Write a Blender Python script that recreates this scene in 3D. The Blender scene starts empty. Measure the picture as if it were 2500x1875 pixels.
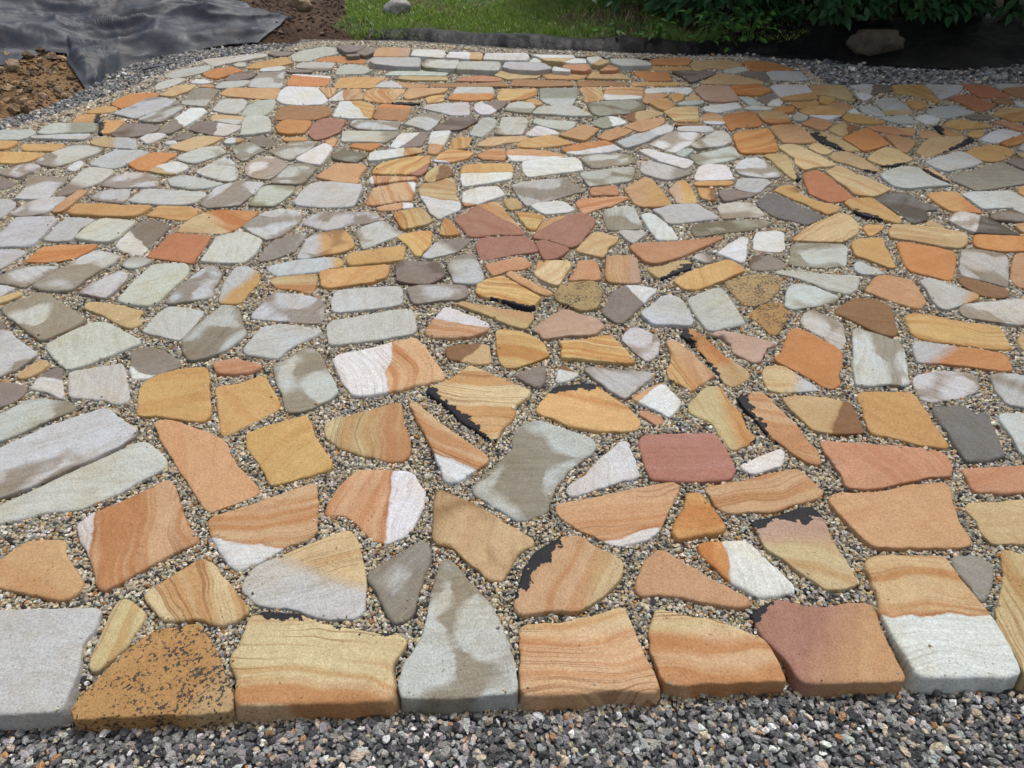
import bpy, bmesh, math, random
import numpy as np
from mathutils import Vector, Matrix
from mathutils.geometry import delaunay_2d_cdt

sc = bpy.context.scene
COL = sc.collection
rnd = random.Random(7)
nr = np.random.default_rng(11)

# ------------------------------------------------------------------ camera
cam_d = bpy.data.cameras.new('camera')
cam = bpy.data.objects.new('camera', cam_d)
COL.objects.link(cam)
cam.location = (0, 0, 1.55)
cam.rotation_euler = (math.radians(90 - 38.5), 0, 0)
cam_d.sensor_width = 36
cam_d.lens = 24.97
cam_d.clip_start = 0.05
cam_d.clip_end = 300
sc.camera = cam
sc.render.resolution_x, sc.render.resolution_y = 1024, 768

# ------------------------------------------------------------------ light
SUN_EL, SUN_AZ = math.radians(62), math.radians(28)     # azimuth from +y (into the picture) towards +x
world = bpy.data.worlds.new('World')
sc.world = world
world.use_nodes = True
wn, wl = world.node_tree.nodes, world.node_tree.links
wn.clear()
sky = wn.new('ShaderNodeTexSky'); sky.sky_type = 'NISHITA'; sky.sun_disc = False
sky.sun_elevation = SUN_EL; sky.sun_rotation = SUN_AZ
sky.air_density = 1.0; sky.dust_density = 4.0
hs = wn.new('ShaderNodeHueSaturation'); hs.inputs['Saturation'].default_value = 0.38   # overcast: a nearly neutral sky
bg = wn.new('ShaderNodeBackground'); bg.inputs['Strength'].default_value = 0.122
wo = wn.new('ShaderNodeOutputWorld')
wl.new(sky.outputs[0], hs.inputs['Color']); wl.new(hs.outputs[0], bg.inputs[0]); wl.new(bg.outputs[0], wo.inputs[0])
sun_d = bpy.data.lights.new('sun', 'SUN')
sun_d.energy = 1.5; sun_d.angle = math.radians(14); sun_d.color = (1.0, .97, .93)
sun = bpy.data.objects.new('sun', sun_d); COL.objects.link(sun)
sun_dir = Vector((math.sin(SUN_AZ) * math.cos(SUN_EL), math.cos(SUN_AZ) * math.cos(SUN_EL), math.sin(SUN_EL)))
sun.rotation_euler = sun_dir.to_track_quat('Z', 'Y').to_euler()
sun.location = (3, 6, 12)
vs = sc.view_settings
vs.view_transform = 'Standard'; vs.look = 'None'; vs.gamma = 1.0; vs.use_curve_mapping = False
vs.exposure = 0.46

# ------------------------------------------------------------------ helpers
def tag(o, label=None, cat=None, group=None, kind=None):
    if label: o['label'] = label
    if cat: o['category'] = cat
    if group: o['group'] = group
    if kind: o['kind'] = kind
    return o

def mk(name, verts, faces, mat=None, parent=None, smooth=False, loc=None):
    me = bpy.data.meshes.new(name)
    me.from_pydata([tuple(v) for v in verts], [], [tuple(f) for f in faces])
    if smooth: me.polygons.foreach_set('use_smooth', [True] * len(me.polygons))
    me.update()
    o = bpy.data.objects.new(name, me)
    COL.objects.link(o)
    if mat: me.materials.append(mat)
    if parent: o.parent = parent
    if loc: o.location = loc
    return o

def empty(name, loc, rz=0):
    o = bpy.data.objects.new(name, None); COL.objects.link(o)
    o.location = loc; o.rotation_euler = (0, 0, rz); o.empty_display_size = .1
    return o

def vnoise(x, y, seed=0):
    """smooth value noise in 0..1 (numpy)"""
    x = np.asarray(x, float) + seed * 17.31; y = np.asarray(y, float) + seed * 9.77
    xi, yi = np.floor(x), np.floor(y); fx, fy = x - xi, y - yi
    def h(a, b):
        s = np.sin(a * 127.1 + b * 311.7) * 43758.5453
        return s - np.floor(s)
    u = fx * fx * (3 - 2 * fx); v = fy * fy * (3 - 2 * fy)
    return (h(xi, yi) * (1 - u) + h(xi + 1, yi) * u) * (1 - v) + (h(xi, yi + 1) * (1 - u) + h(xi + 1, yi + 1) * u) * v

def fbm(x, y, seed=0, oct=4):
    x = np.asarray(x, float); y = np.asarray(y, float)
    s = 0; a = .5; t = 0
    for k in range(oct):
        s = s + a * vnoise(x * 2 ** k, y * 2 ** k, seed + k * 3.7); t += a; a *= .5
    return s / t

def sstep(a, b, x):
    t = np.clip((np.asarray(x, float) - a) / (b - a), 0, 1); return t * t * (3 - 2 * t)

def inside(poly, X, Y):
    P = np.asarray(poly); ins = np.zeros(np.shape(X), bool); n = len(P)
    for k in range(n):
        ax, ay = P[k]; bx, by = P[(k + 1) % n]
        c = (ay > Y) != (by > Y)
        ins ^= c & (X < (bx - ax) * (Y - ay) / (by - ay + 1e-12) + ax)
    return ins

def dist_poly(poly, X, Y, closed=True):
    P = np.asarray(poly); d = np.full(np.shape(X), 1e9); n = len(P)
    for k in range(n if closed else n - 1):
        a = P[k]; b = P[(k + 1) % n]; ab = b - a; L = ab @ ab + 1e-12
        t = np.clip(((X - a[0]) * ab[0] + (Y - a[1]) * ab[1]) / L, 0, 1)
        d = np.minimum(d, np.hypot(X - a[0] - t * ab[0], Y - a[1] - t * ab[1]))
    return d

# ------------------------------------------------------------------ materials
class NT:
    def __init__(s, name):
        s.m = bpy.data.materials.new(name); s.m.use_nodes = True
        s.t = s.m.node_tree; s.t.nodes.clear()
        s.out = s.t.nodes.new('ShaderNodeOutputMaterial')
        s.p = s.t.nodes.new('ShaderNodeBsdfPrincipled')
        s.t.links.new(s.p.outputs[0], s.out.inputs[0])
    def put(s, sock, v):
        if isinstance(v, bpy.types.NodeSocket): s.t.links.new(v, sock)
        elif isinstance(v, (tuple, list)) and len(v) == 3 and sock.type == 'RGBA': sock.default_value = (*v, 1)
        else: sock.default_value = v
    def n(s, typ, ins=None, out=0, **kw):
        nd = s.t.nodes.new(typ)
        for k, v in kw.items(): setattr(nd, k, v)
        for k, v in (ins or {}).items(): s.put(nd.inputs[k], v)
        return nd.outputs[out]
    def attr(s, name, typ='GEOMETRY', out='Vector'):
        nd = s.t.nodes.new('ShaderNodeAttribute'); nd.attribute_name = name; nd.attribute_type = typ
        return nd.outputs[out]
    def math(s, op, a, b=0., c=0., clamp=False):
        nd = s.t.nodes.new('ShaderNodeMath'); nd.operation = op; nd.use_clamp = clamp
        for i, v in enumerate((a, b, c)): s.put(nd.inputs[i], v)
        return nd.outputs[0]
    def vm(s, op, a, b=(0, 0, 0)):
        nd = s.t.nodes.new('ShaderNodeVectorMath'); nd.operation = op
        s.put(nd.inputs[0], a); s.put(nd.inputs[1], b); return nd.outputs[0]
    def noise(s, vec, scale, detail=3., rough=.5, out='Fac'):
        return s.n('ShaderNodeTexNoise', {'Vector': vec, 'Scale': scale, 'Detail': detail, 'Roughness': rough}, out)
    def ramp(s, v, a, b, lo=0., hi=1.):
        return s.n('ShaderNodeMapRange', {'Value': v, 'From Min': a, 'From Max': b, 'To Min': lo, 'To Max': hi}, clamp=True)
    def mix(s, f, a, b, blend='MIX'):
        nd = s.t.nodes.new('ShaderNodeMix'); nd.data_type = 'RGBA'; nd.blend_type = blend
        s.put(nd.inputs[0], f); s.put(nd.inputs[6], a); s.put(nd.inputs[7], b); return nd.outputs[2]
    def bump(s, h, dist, strength=1., normal=None):
        i = {'Height': h, 'Distance': dist, 'Strength': strength}
        if normal is not None: i['Normal'] = normal
        return s.n('ShaderNodeBump', i)
    def sep(s, v):
        nd = s.t.nodes.new('ShaderNodeSeparateXYZ'); s.put(nd.inputs[0], v); return nd.outputs
    def comb(s, x, y, z):
        nd = s.t.nodes.new('ShaderNodeCombineXYZ')
        for i, v in enumerate((x, y, z)): s.put(nd.inputs[i], v)
        return nd.outputs[0]
    def set(s, **kw):
        for k, v in kw.items(): s.put(s.p.inputs[k.replace('_', ' ')], v)
        return s.m

def mat_sandstone():
    t = NT('sandstone')
    P = t.attr('sp'); S = t.sep(t.attr('ss')); K = t.sep(t.attr('sk'))
    ca = t.attr('ca', out='Color'); cb = t.attr('cb', out='Color')
    px = t.sep(P)
    # the join between the two colours of one stone
    wob = t.noise(P, 11., 3.)
    sd = t.math('ADD', S[0], t.math('MULTIPLY', t.math('SUBTRACT', wob, .5), .05))
    soft = t.attr('ca', out='Alpha')
    fs = t.n('ShaderNodeMapRange', {'Value': sd, 'From Min': t.math('MULTIPLY', soft, -1.), 'From Max': soft}, clamp=True)
    base = t.mix(fs, ca, cb)
    # how rusty the stone is here: iron bands only show in the warm stone
    rgb = t.n('ShaderNodeSeparateColor', {0: base}, 0); 
    sepc = t.t.nodes.new('ShaderNodeSeparateColor'); t.put(sepc.inputs[0], base)
    warm = t.ramp(t.math('SUBTRACT', sepc.outputs[0], sepc.outputs[2]), .12, .27)
    seam = t.math('MULTIPLY', t.ramp(t.math('ABSOLUTE', t.math('ADD', sd, .004)), .0, .011, 1., 0.), t.math('MULTIPLY', warm, t.ramp(soft, .004, .008, 1., 0.)))
    base = t.mix(t.math('MULTIPLY', seam, t.ramp(wob, .35, .6, .25, .85)), base, t.mix(1., base, (.66, .42, .28), 'MULTIPLY'))
    # broad mottling
    m1 = t.noise(P, 6.5, 4., .6); m2 = t.noise(t.vm('ADD', P, (31., 5., 2.)), 21., 4., .65)
    base = t.mix(t.ramp(m1, .34, .68, 0., .50), base, t.mix(1., base, (.84, .74, .64), 'MULTIPLY'))
    base = t.mix(t.ramp(m2, .40, .72, 0., .42), base, t.mix(1., base, (1.20, 1.22, 1.26), 'MULTIPLY'))
    # bedding: bands and thin iron lines along the stone's own direction
    warp = t.noise(t.comb(t.math('MULTIPLY', px[0], 2.6), t.math('MULTIPLY', px[1], 2.8), px[2]), 1., 2.5)
    v2 = t.math('ADD', px[1], t.math('MULTIPLY', t.math('SUBTRACT', warp, .5), .19))
    bandc = t.comb(t.math('MULTIPLY', px[0], .9), t.math('MULTIPLY', v2, 21.), px[2])
    linec = t.comb(t.math('MULTIPLY', px[0], 2.2), t.math('MULTIPLY', v2, 150.), px[2])
    band = t.ramp(t.noise(bandc, 1., 2.), .46, .60)
    line = t.ramp(t.noise(linec, 1., 1.5), .545, .62)
    amt = t.math('MULTIPLY', K[0], warm)
    cream = t.mix(1., base, (1.12, 1.32, 1.45), 'MULTIPLY'); rust = t.mix(1., base, (.86, .66, .46), 'MULTIPLY')
    base = t.mix(t.math('MULTIPLY', amt, .75), base, t.mix(band, cream, rust))
    region = t.ramp(t.noise(t.comb(t.math('MULTIPLY', px[0], 2.), t.math('MULTIPLY', v2, 8.), px[2]), 1., 1.), .46, .58)
    base = t.mix(t.math('MULTIPLY', t.math('MULTIPLY', line, amt), t.math('MULTIPLY', region, .62)), base, (.19, .072, .026))
    # weathered streaks and beige clouds in the cool stone
    cool = t.math('SUBTRACT', 1., warm)
    stk = t.noise(t.comb(t.math('MULTIPLY', px[0], 5.), t.math('MULTIPLY', v2, 46.), px[2]), 1., 4., .65)
    base = t.mix(t.math('MULTIPLY', t.ramp(stk, .46, .70, 0., .55), cool), base, t.mix(1., base, (.74, .70, .63), 'MULTIPLY'))
    cld = t.noise(t.vm('ADD', P, (11., 3., 6.)), 5.2, 3., .55)
    base = t.mix(t.math('MULTIPLY', t.ramp(cld, .46, .66, 0., .70), cool), base, t.mix(1., base, (.97, .90, .77), 'MULTIPLY'))
    # faint grey bedding in cool stone
    coolamt = t.math('MULTIPLY', K[0], t.math('SUBTRACT', 1., warm))
    base = t.mix(t.math('MULTIPLY', t.math('MULTIPLY', line, coolamt), .35), base, t.mix(1., base, (.62, .58, .52), 'MULTIPLY'))
    # patches that are still wet, drying from the middle
    wp = t.vm('ADD', P, t.vm('MULTIPLY', t.noise(P, 6., 2., out='Color'), (.07, .07, .0)))
    cell = t.t.nodes.new('ShaderNodeTexVoronoi'); cell.feature = 'SMOOTH_F1'; cell.voronoi_dimensions = '2D'; cell.distance = 'MINKOWSKI'
    t.put(cell.inputs['Vector'], wp); cell.inputs['Scale'].default_value = 5.2; cell.inputs['Exponent'].default_value = 2.6; cell.inputs['Smoothness'].default_value = .12
    blob = t.math('SUBTRACT', .086, t.math('DIVIDE', cell.outputs['Distance'], 5.2))
    de = t.math('MINIMUM', blob, t.math('SUBTRACT', t.math('MULTIPLY', S[2], 1.2), .012))
    lev = t.ramp(t.noise(t.vm('ADD', P, (3., 8., 5.)), 3.6, 1.5), .34, .66, -.042, .026)
    edgew = t.ramp(t.noise(P, 9., 2.), .4, .62, .004, .028)
    wet = t.n('ShaderNodeMapRange', {'Value': t.math('SUBTRACT', t.math('ADD', lev, t.math('MULTIPLY', t.math('SUBTRACT', stk, .5), .022)), de), 'From Min': t.math('MULTIPLY', edgew, -1.), 'From Max': edgew}, clamp=True)
    wet = t.math('MULTIPLY', wet, K[1])
    streak = t.noise(t.comb(t.math('MULTIPLY', px[0], 10.), t.math('MULTIPLY', px[1], 160.), px[2]), 1., 2.)
    wetcol = t.mix(1., base, t.mix(streak, (.47, .395, .315), (.66, .58, .48)), 'MULTIPLY')
    base = t.mix(wet, base, wetcol)
    # manganese freckles
    base = t.mix(t.math('MULTIPLY', K[2], .8), base, t.mix(1., base, (.72, .70, .62), 'MULTIPLY'))
    sv = t.noise(P, 120., 2.5, .6)
    sm = t.ramp(t.noise(P, 13., 3., .6), .36, .62, .635, .515)
    sp = t.math('MULTIPLY', t.ramp(t.math('SUBTRACT', sv, sm), -.008, .008), K[2])
    base = t.mix(t.math('MULTIPLY', sp, .93), base, (.035, .03, .028))
    # pits
    vo = t.n('ShaderNodeTexVoronoi', {'Vector': P, 'Scale': 75.}, 'Distance')
    vg = t.ramp(t.noise(t.vm('ADD', P, (7., 9., 1.)), 9., 2.), .52, .66)
    pit = t.math('MULTIPLY', t.ramp(vo, .12, .22, 1., 0.), vg)
    base = t.mix(t.math('MULTIPLY', pit, .7), base, t.mix(1., base, (.42, .33, .27), 'MULTIPLY'))
    # fine sand grain
    gr = t.noise(P, 620., 2., .7); gr2 = t.noise(P, 190., 3., .6)
    base = t.mix(1., base, t.n('ShaderNodeCombineColor', {0: t.ramp(gr, .25, .75, .74, 1.26), 1: t.ramp(gr, .25, .75, .74, 1.26), 2: t.ramp(gr, .25, .75, .74, 1.26)}), 'MULTIPLY')
    base = t.mix(1., base, t.n('ShaderNodeCombineColor', {0: t.ramp(gr2, .3, .7, .80, 1.18), 1: t.ramp(gr2, .3, .7, .79, 1.19), 2: t.ramp(gr2, .3, .7, .76, 1.22)}), 'MULTIPLY')
    gr3 = t.noise(t.vm('ADD', P, (2., 4., 9.)), 58., 4., .7)
    base = t.mix(t.ramp(gr3, .44, .66, 0., .30), base, t.mix(1., base, (.72, .68, .66), 'MULTIPLY'))
    # black bituminous rind along one edge
    jag = t.math('ADD', t.math('MULTIPLY', t.math('SUBTRACT', t.noise(P, 40., 4., .6), .5), .075), t.math('MULTIPLY', t.math('SUBTRACT', t.noise(P, 11., 2.), .56), .085))
    rind = t.ramp(t.math('ADD', S[1], jag), -.001, .001)
    base = t.mix(rind, base, (.016, .016, .019))
    hgt = t.math('ADD', t.math('ADD', t.math('MULTIPLY', gr2, .5), t.math('MULTIPLY', gr, .30)), t.math('MULTIPLY', t.noise(P, 28., 4., .6), 1.6))
    hgt = t.math('SUBTRACT', t.math('SUBTRACT', hgt, t.math('MULTIPLY', pit, .5)), t.math('MULTIPLY', rind, 1.6))
    b = t.bump(hgt, .0026, 1.)
    rough = t.math('SUBTRACT', t.ramp(m2, .3, .7, .72, .58), t.math('MULTIPLY', wet, .14))
    return t.set(Base_Color=base, Roughness=rough, Normal=b, Specular_IOR_Level=.20)

def mat_pebble(name, gloss=.45):
    t = NT(name)
    c = t.attr('col', 'INSTANCER', 'Color')
    g = t.n('ShaderNodeTexCoord', out='Object')
    n1 = t.noise(g, 1.3, 3., .6)
    f = t.ramp(n1, .3, .7, .72, 1.25)
    base = t.mix(1., c, t.n('ShaderNodeCombineColor', {0: f, 1: f, 2: f}), 'MULTIPLY')
    return t.set(Base_Color=base, Roughness=gloss, Specular_IOR_Level=.45, Normal=t.bump(n1, .12, .6))

def mat_bed(name, cols, scale):
    t = NT(name)
    g = t.n('ShaderNodeNewGeometry', out='Position')
    vo = t.t.nodes.new('ShaderNodeTexVoronoi'); t.put(vo.inputs['Vector'], g); vo.inputs['Scale'].default_value = scale
    r = t.sep(vo.outputs['Color'])[0]
    base = t.mix(t.ramp(r, .35, .40), cols[0], cols[1]); base = t.mix(t.ramp(r, .70, .74), base, cols[2]); base = t.mix(t.ramp(r, .90, .93), base, cols[3])
    return t.set(Base_Color=base, Roughness=.75, Normal=t.bump(t.math('SUBTRACT', 1., vo.outputs['Distance']), .006, 1.))

def mat_soil():
    t = NT('soil')
    g = t.n('ShaderNodeNewGeometry', out='Position'); s = t.sep(g)
    n1 = t.noise(g, 2.3, 6., .62); n2 = t.noise(g, 24., 5., .65); n3 = t.noise(g, 120., 3., .6)
    top = t.mix(t.ramp(n1, .35, .65), (.062, .036, .022), (.105, .066, .040))
    sub = t.mix(t.ramp(n1, .35, .65), (.155, .092, .042), (.30, .19, .098))
    # the heap on the left is orange subsoil, the rest dark topsoil
    k = t.ramp(t.math('ADD', s[0], t.math('MULTIPLY', n1, .5)), -2.75, -2.25, 1., 0.)
    base = t.mix(k, top, sub)
    base = t.mix(t.ramp(n2, .42, .70, 0., .6), base, t.mix(1., base, (1.55, 1.5, 1.42), 'MULTIPLY'))
    base = t.mix(t.ramp(n3, .55, .72, 0., .5), base, t.mix(1., base, (.55, .52, .5), 'MULTIPLY'))
    h = t.math('ADD', t.math('MULTIPLY', n2, 1.), t.math('MULTIPLY', n3, .35))
    return t.set(Base_Color=base, Roughness=.92, Normal=t.bump(h, .05, .9), Specular_IOR_Level=.2)

def mat_lawn():
    t = NT('lawn_turf')
    g = t.n('ShaderNodeNewGeometry', out='Position')
    n1 = t.noise(g, 1.7, 5., .6); n2 = t.noise(g, 30., 4., .7)
    base = t.mix(t.ramp(n1, .38, .60), (.055, .11, .022), (.11, .085, .045))
    base = t.mix(t.ramp(n2, .4, .7, 0., .7), base, t.mix(1., base, (.5, .5, .5), 'MULTIPLY'))
    return t.set(Base_Color=base, Roughness=.9, Normal=t.bump(n2, .03, 1.), Specular_IOR_Level=.15)

def mat_fabric(name, c, dust=0., bstr=.4, spec=.42):
    t = NT(name)
    g = t.n('ShaderNodeNewGeometry', out='Position')
    n1 = t.noise(g, 2.6, 6., .62); n2 = t.noise(g, 160., 2.); n4 = t.noise(g, 11., 4., .6)
    base = t.mix(t.ramp(n4, .35, .7), c, tuple(v * 1.3 for v in c))
    d = t.math('MULTIPLY', t.ramp(n1, .50, .64), t.ramp(n4, .38, .58))
    base = t.mix(t.math('MULTIPLY', d, dust), base, (.165, .115, .07))
    h = t.math('ADD', t.math('MULTIPLY', n4, .7), t.math('MULTIPLY', n2, .06))
    return t.set(Base_Color=base, Roughness=t.ramp(n4, .3, .7, .46, .62), Normal=t.bump(h, .03, bstr), Specular_IOR_Level=spec)

def mat_rock(name, a, b, sc_=9.):
    t = NT(name)
    g = t.n('ShaderNodeTexCoord', out='Object')
    n1 = t.noise(g, sc_, 6., .65); n2 = t.noise(g, sc_ * 7, 4., .7)
    base = t.mix(t.ramp(n1, .35, .65), a, b)
    base = t.mix(t.ramp(n2, .45, .7, 0., .7), base, t.mix(1., base, (.6, .6, .58), 'MULTIPLY'))
    return t.set(Base_Color=base, Roughness=.85, Normal=t.bump(t.math('ADD', n1, t.math('MULTIPLY', n2, .4)), .03, .9))

def mat_leaf(name, a, b, tr=.22, sc_=9.):
    t = NT(name)
    g = t.n('ShaderNodeNewGeometry', out='Position')
    isl = t.n('ShaderNodeNewGeometry', out='Random Per Island')
    base = t.mix(isl, a, b)
    base = t.mix(t.ramp(t.noise(g, sc_, 3.), .35, .7, 0., .6), base, t.mix(1., base, (.7, .8, .6), 'MULTIPLY'))
    t.set(Base_Color=base, Roughness=.42, Specular_IOR_Level=.4)
    tl = t.t.nodes.new('ShaderNodeBsdfTranslucent'); t.put(tl.inputs[0], t.mix(1., base, (1.3, 1.5, .6), 'MULTIPLY'))
    mx = t.t.nodes.new('ShaderNodeMixShader'); mx.inputs[0].default_value = tr
    t.t.links.new(t.p.outputs[0], mx.inputs[1]); t.t.links.new(tl.outputs[0], mx.inputs[2]); t.t.links.new(mx.outputs[0], t.out.inputs[0])
    return t.m

def mat_plain(name, c, rough=.8):
    t = NT(name); g = t.n('ShaderNodeNewGeometry', out='Position')
    n1 = t.noise(g, 40., 4.)
    return t.set(Base_Color=t.mix(n1, tuple(v * .6 for v in c), tuple(v * 1.4 for v in c)), Roughness=rough, Normal=t.bump(n1, .01, .6))

M = dict(stone=mat_sandstone(), pebble=mat_pebble('pebble'), clod=mat_pebble('clod', .85),
         joint=mat_bed('joint_bed', [(.05, .046, .04), (.11, .095, .07), (.22, .18, .12), (.035, .035, .038)], 130.),
         bed=mat_bed('crushed_bed', [(.045, .047, .052), (.08, .083, .09), (.14, .14, .14), (.03, .03, .033)], 100.),
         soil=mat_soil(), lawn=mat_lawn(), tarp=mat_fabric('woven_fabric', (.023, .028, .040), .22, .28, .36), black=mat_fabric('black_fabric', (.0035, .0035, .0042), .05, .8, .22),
         rock=mat_rock('pale_rock', (.25, .24, .23), (.42, .40, .38)), boulder=mat_rock('boulder_rock', (.058, .048, .032), (.12, .10, .066)),
         clay=mat_rock('clay_rock', (.24, .17, .10), (.38, .29, .19)),
         leaf=mat_leaf('shrub_leaf', (.034, .100, .040), (.075, .175, .072)), weed=mat_leaf('weed_leaf', (.07, .17, .03), (.11, .24, .045), .3),
         grass=mat_leaf('grass_blade', (.135, .235, .045), (.27, .335, .115), .3, 3.), straw=mat_plain('straw', (.30, .23, .12)),
         bark=mat_plain('bark', (.055, .042, .032), .9))

# ------------------------------------------------------------------ terrain
TOE = [(-4.2, 3.6), (-3.75, 4.45), (-3.46, 4.84), (-3.27, 5.07), (-3.19, 5.66), (-3.11, 6.36), (-2.80, 6.62), (-2.3, 6.90), (-2.0, 7.3), (-2.1, 9.0), (-2.3, 14.)]
MOUND = TOE + [(-16, 14), (-16, 3.6)]
def terrain(x, y):
    x = np.asarray(x, float); y = np.asarray(y, float)
    d = dist_poly(TOE, x, y, False) * np.where(inside(MOUND, x, y), 1., -1.)
    z = -.10 + .085 * sstep(6.75, 7.3, y + .20 * np.clip(x, 0, 3)) 
    z = z + .07 * sstep(.0, .22, d) + .50 * sstep(.0, 2.3, d)
    far = sstep(6.9, 8.5, y) * .06
    dd = sstep(.05, .6, d)
    return z + far + (fbm(x * 1.3, y * 1.3, 3) - .5) * .10 * dd + (fbm(x * 6, y * 6, 5) - .5) * .03 * sstep(-.02, .2, d)

def grid_sheet(name, xs, ys, zf, mat, keep=None):
    X, Y = np.meshgrid(xs, ys); Z = zf(X, Y)
    V = np.stack([X.ravel(), Y.ravel(), Z.ravel()], 1); nx, ny = len(xs), len(ys)
    idx = np.arange(nx * ny).reshape(ny, nx)
    Fq = np.stack([idx[:-1, :-1], idx[:-1, 1:], idx[1:, 1:], idx[1:, :-1]], -1).reshape(-1, 4)
    if keep is not None:
        k = keep(V[Fq].mean(1)); Fq = Fq[k]
    return mk(name, V.tolist(), Fq.tolist(), mat, smooth=True)

xs = np.concatenate([[-150, -60, -25, -14, -9], np.arange(-6.5, 6.51, .07), [9, 14, 25, 60, 150]])
ys = np.concatenate([[-60, -20, -6, -2], np.arange(0, 3.5, .5), np.arange(3.5, 10.5, .07), [11, 12, 14, 18, 30, 70, 200]])
tag(grid_sheet('ground', xs, ys, terrain, M['soil']), 'bare brown soil around the stone patio', 'soil', kind='structure')

def poly_sheet(name, poly, zf, mat, step, kind='structure'):
    P = [Vector(p) for p in poly]
    A = np.array(poly); x0, y0 = A.min(0); x1, y1 = A.max(0)
    gx, gy = np.meshgrid(np.arange(x0 + step / 2, x1, step), np.arange(y0 + step / 2, y1, step))
    ok = inside(poly, gx, gy) & (dist_poly(poly, gx, gy) > step * .4)
    pts = P + [Vector((a, b)) for a, b in zip(gx[ok], gy[ok])]
    n = len(P)
    v, e, f, *_ = delaunay_2d_cdt(pts, [(i, (i + 1) % n) for i in range(n)], [list(range(n))], 1, 1e-6)
    V = np.array([tuple(p) for p in v]); z = zf(V[:, 0], V[:, 1])
    o = mk(name, np.column_stack([V, z]).tolist(), f, mat, smooth=True)
    o['kind'] = kind
    return o

# ------------------------------------------------------------------ gravel levels
PATIO = [(-2.2, .64), (-1.12, .76), (-.62, .765), (-.36, .785), (0, .80), (.33, .805), (.62, .835), (1.15, .86), (2.4, .90), (5.2, 3.0),
         (5.2, 5.53), (3.82, 5.54), (2.40, 5.54), (2.36, 6.0), (1.95, 6.42), (1.3, 6.42), (.0, 6.60), (-.9, 6.86), (-1.8, 6.88), (-2.05, 6.66), (-2.55, 6.34),
         (-2.75, 5.98), (-2.86, 5.55), (-3.0, 5.2), (-3.15, 4.85), (-3.3, 4.6), (-4.2, 4.4), (-5.0, 3.0)]
FRONT = [(-2.2, .64), (-1.12, .76), (-.62, .765), (-.36, .785), (0, .80), (.33, .805), (.62, .835), (1.15, .86), (2.4, .90)]
def joint_z(x, y):
    d = dist_poly(PATIO, x, y)
    df = dist_poly(FRONT, x, y, False)
    return -.0095 - .004 * sstep(1.5, 4., y) - .010 * (fbm(np.asarray(x) * 3, np.asarray(y) * 3, 8, 2) - .5) - .030 * (1 - sstep(.0, .17, df)) - .014 * (1 - sstep(.0, .12, d))
def bed_z(x, y):
    return -.050 + .012 * (fbm(np.asarray(x) * 2.2, np.asarray(y) * 2.2, 4, 3) - .5)

BED = [(-6, -1.2), (6, -1.2), (6, 6.3), (4.22, 6.25), (3.66, 6.09), (2.89, 6.27), (2.41, 6.44), (2.0, 6.66), (1.36, 6.66), (0, 6.86), (-.9, 7.06), (-1.75, 7.04), (-2.3, 6.94), (-2.80, 6.68),
       (-3.13, 6.40), (-3.21, 5.7), (-3.29, 5.10), (-3.48, 4.87), (-3.8, 4.45), (-6, 3.2)]
bed = poly_sheet('gravel_bed', BED, lambda x, y: bed_z(x, y) - .006, M['bed'], .12)
tag(bed, 'dark crushed gravel bed around and under the patio', 'gravel')
patio = poly_sheet('patio', PATIO, lambda x, y: joint_z(x, y) - .004, M['joint'], .06)
tag(patio, 'crazy paving of grey and orange sandstone in pea gravel', 'patio')
edging = poly_sheet('stone_edging', [(-1.9, 6.52), (-.2, 6.42), (1.3, 6.22), (1.36, 6.44), (0, 6.66), (-.9, 6.92), (-1.9, 6.94)], lambda x, y: joint_z(x, y) + .012, M['joint'], .06)
tag(edging, 'double row of pale rectangular stones along the back of the patio', 'edging')

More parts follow.
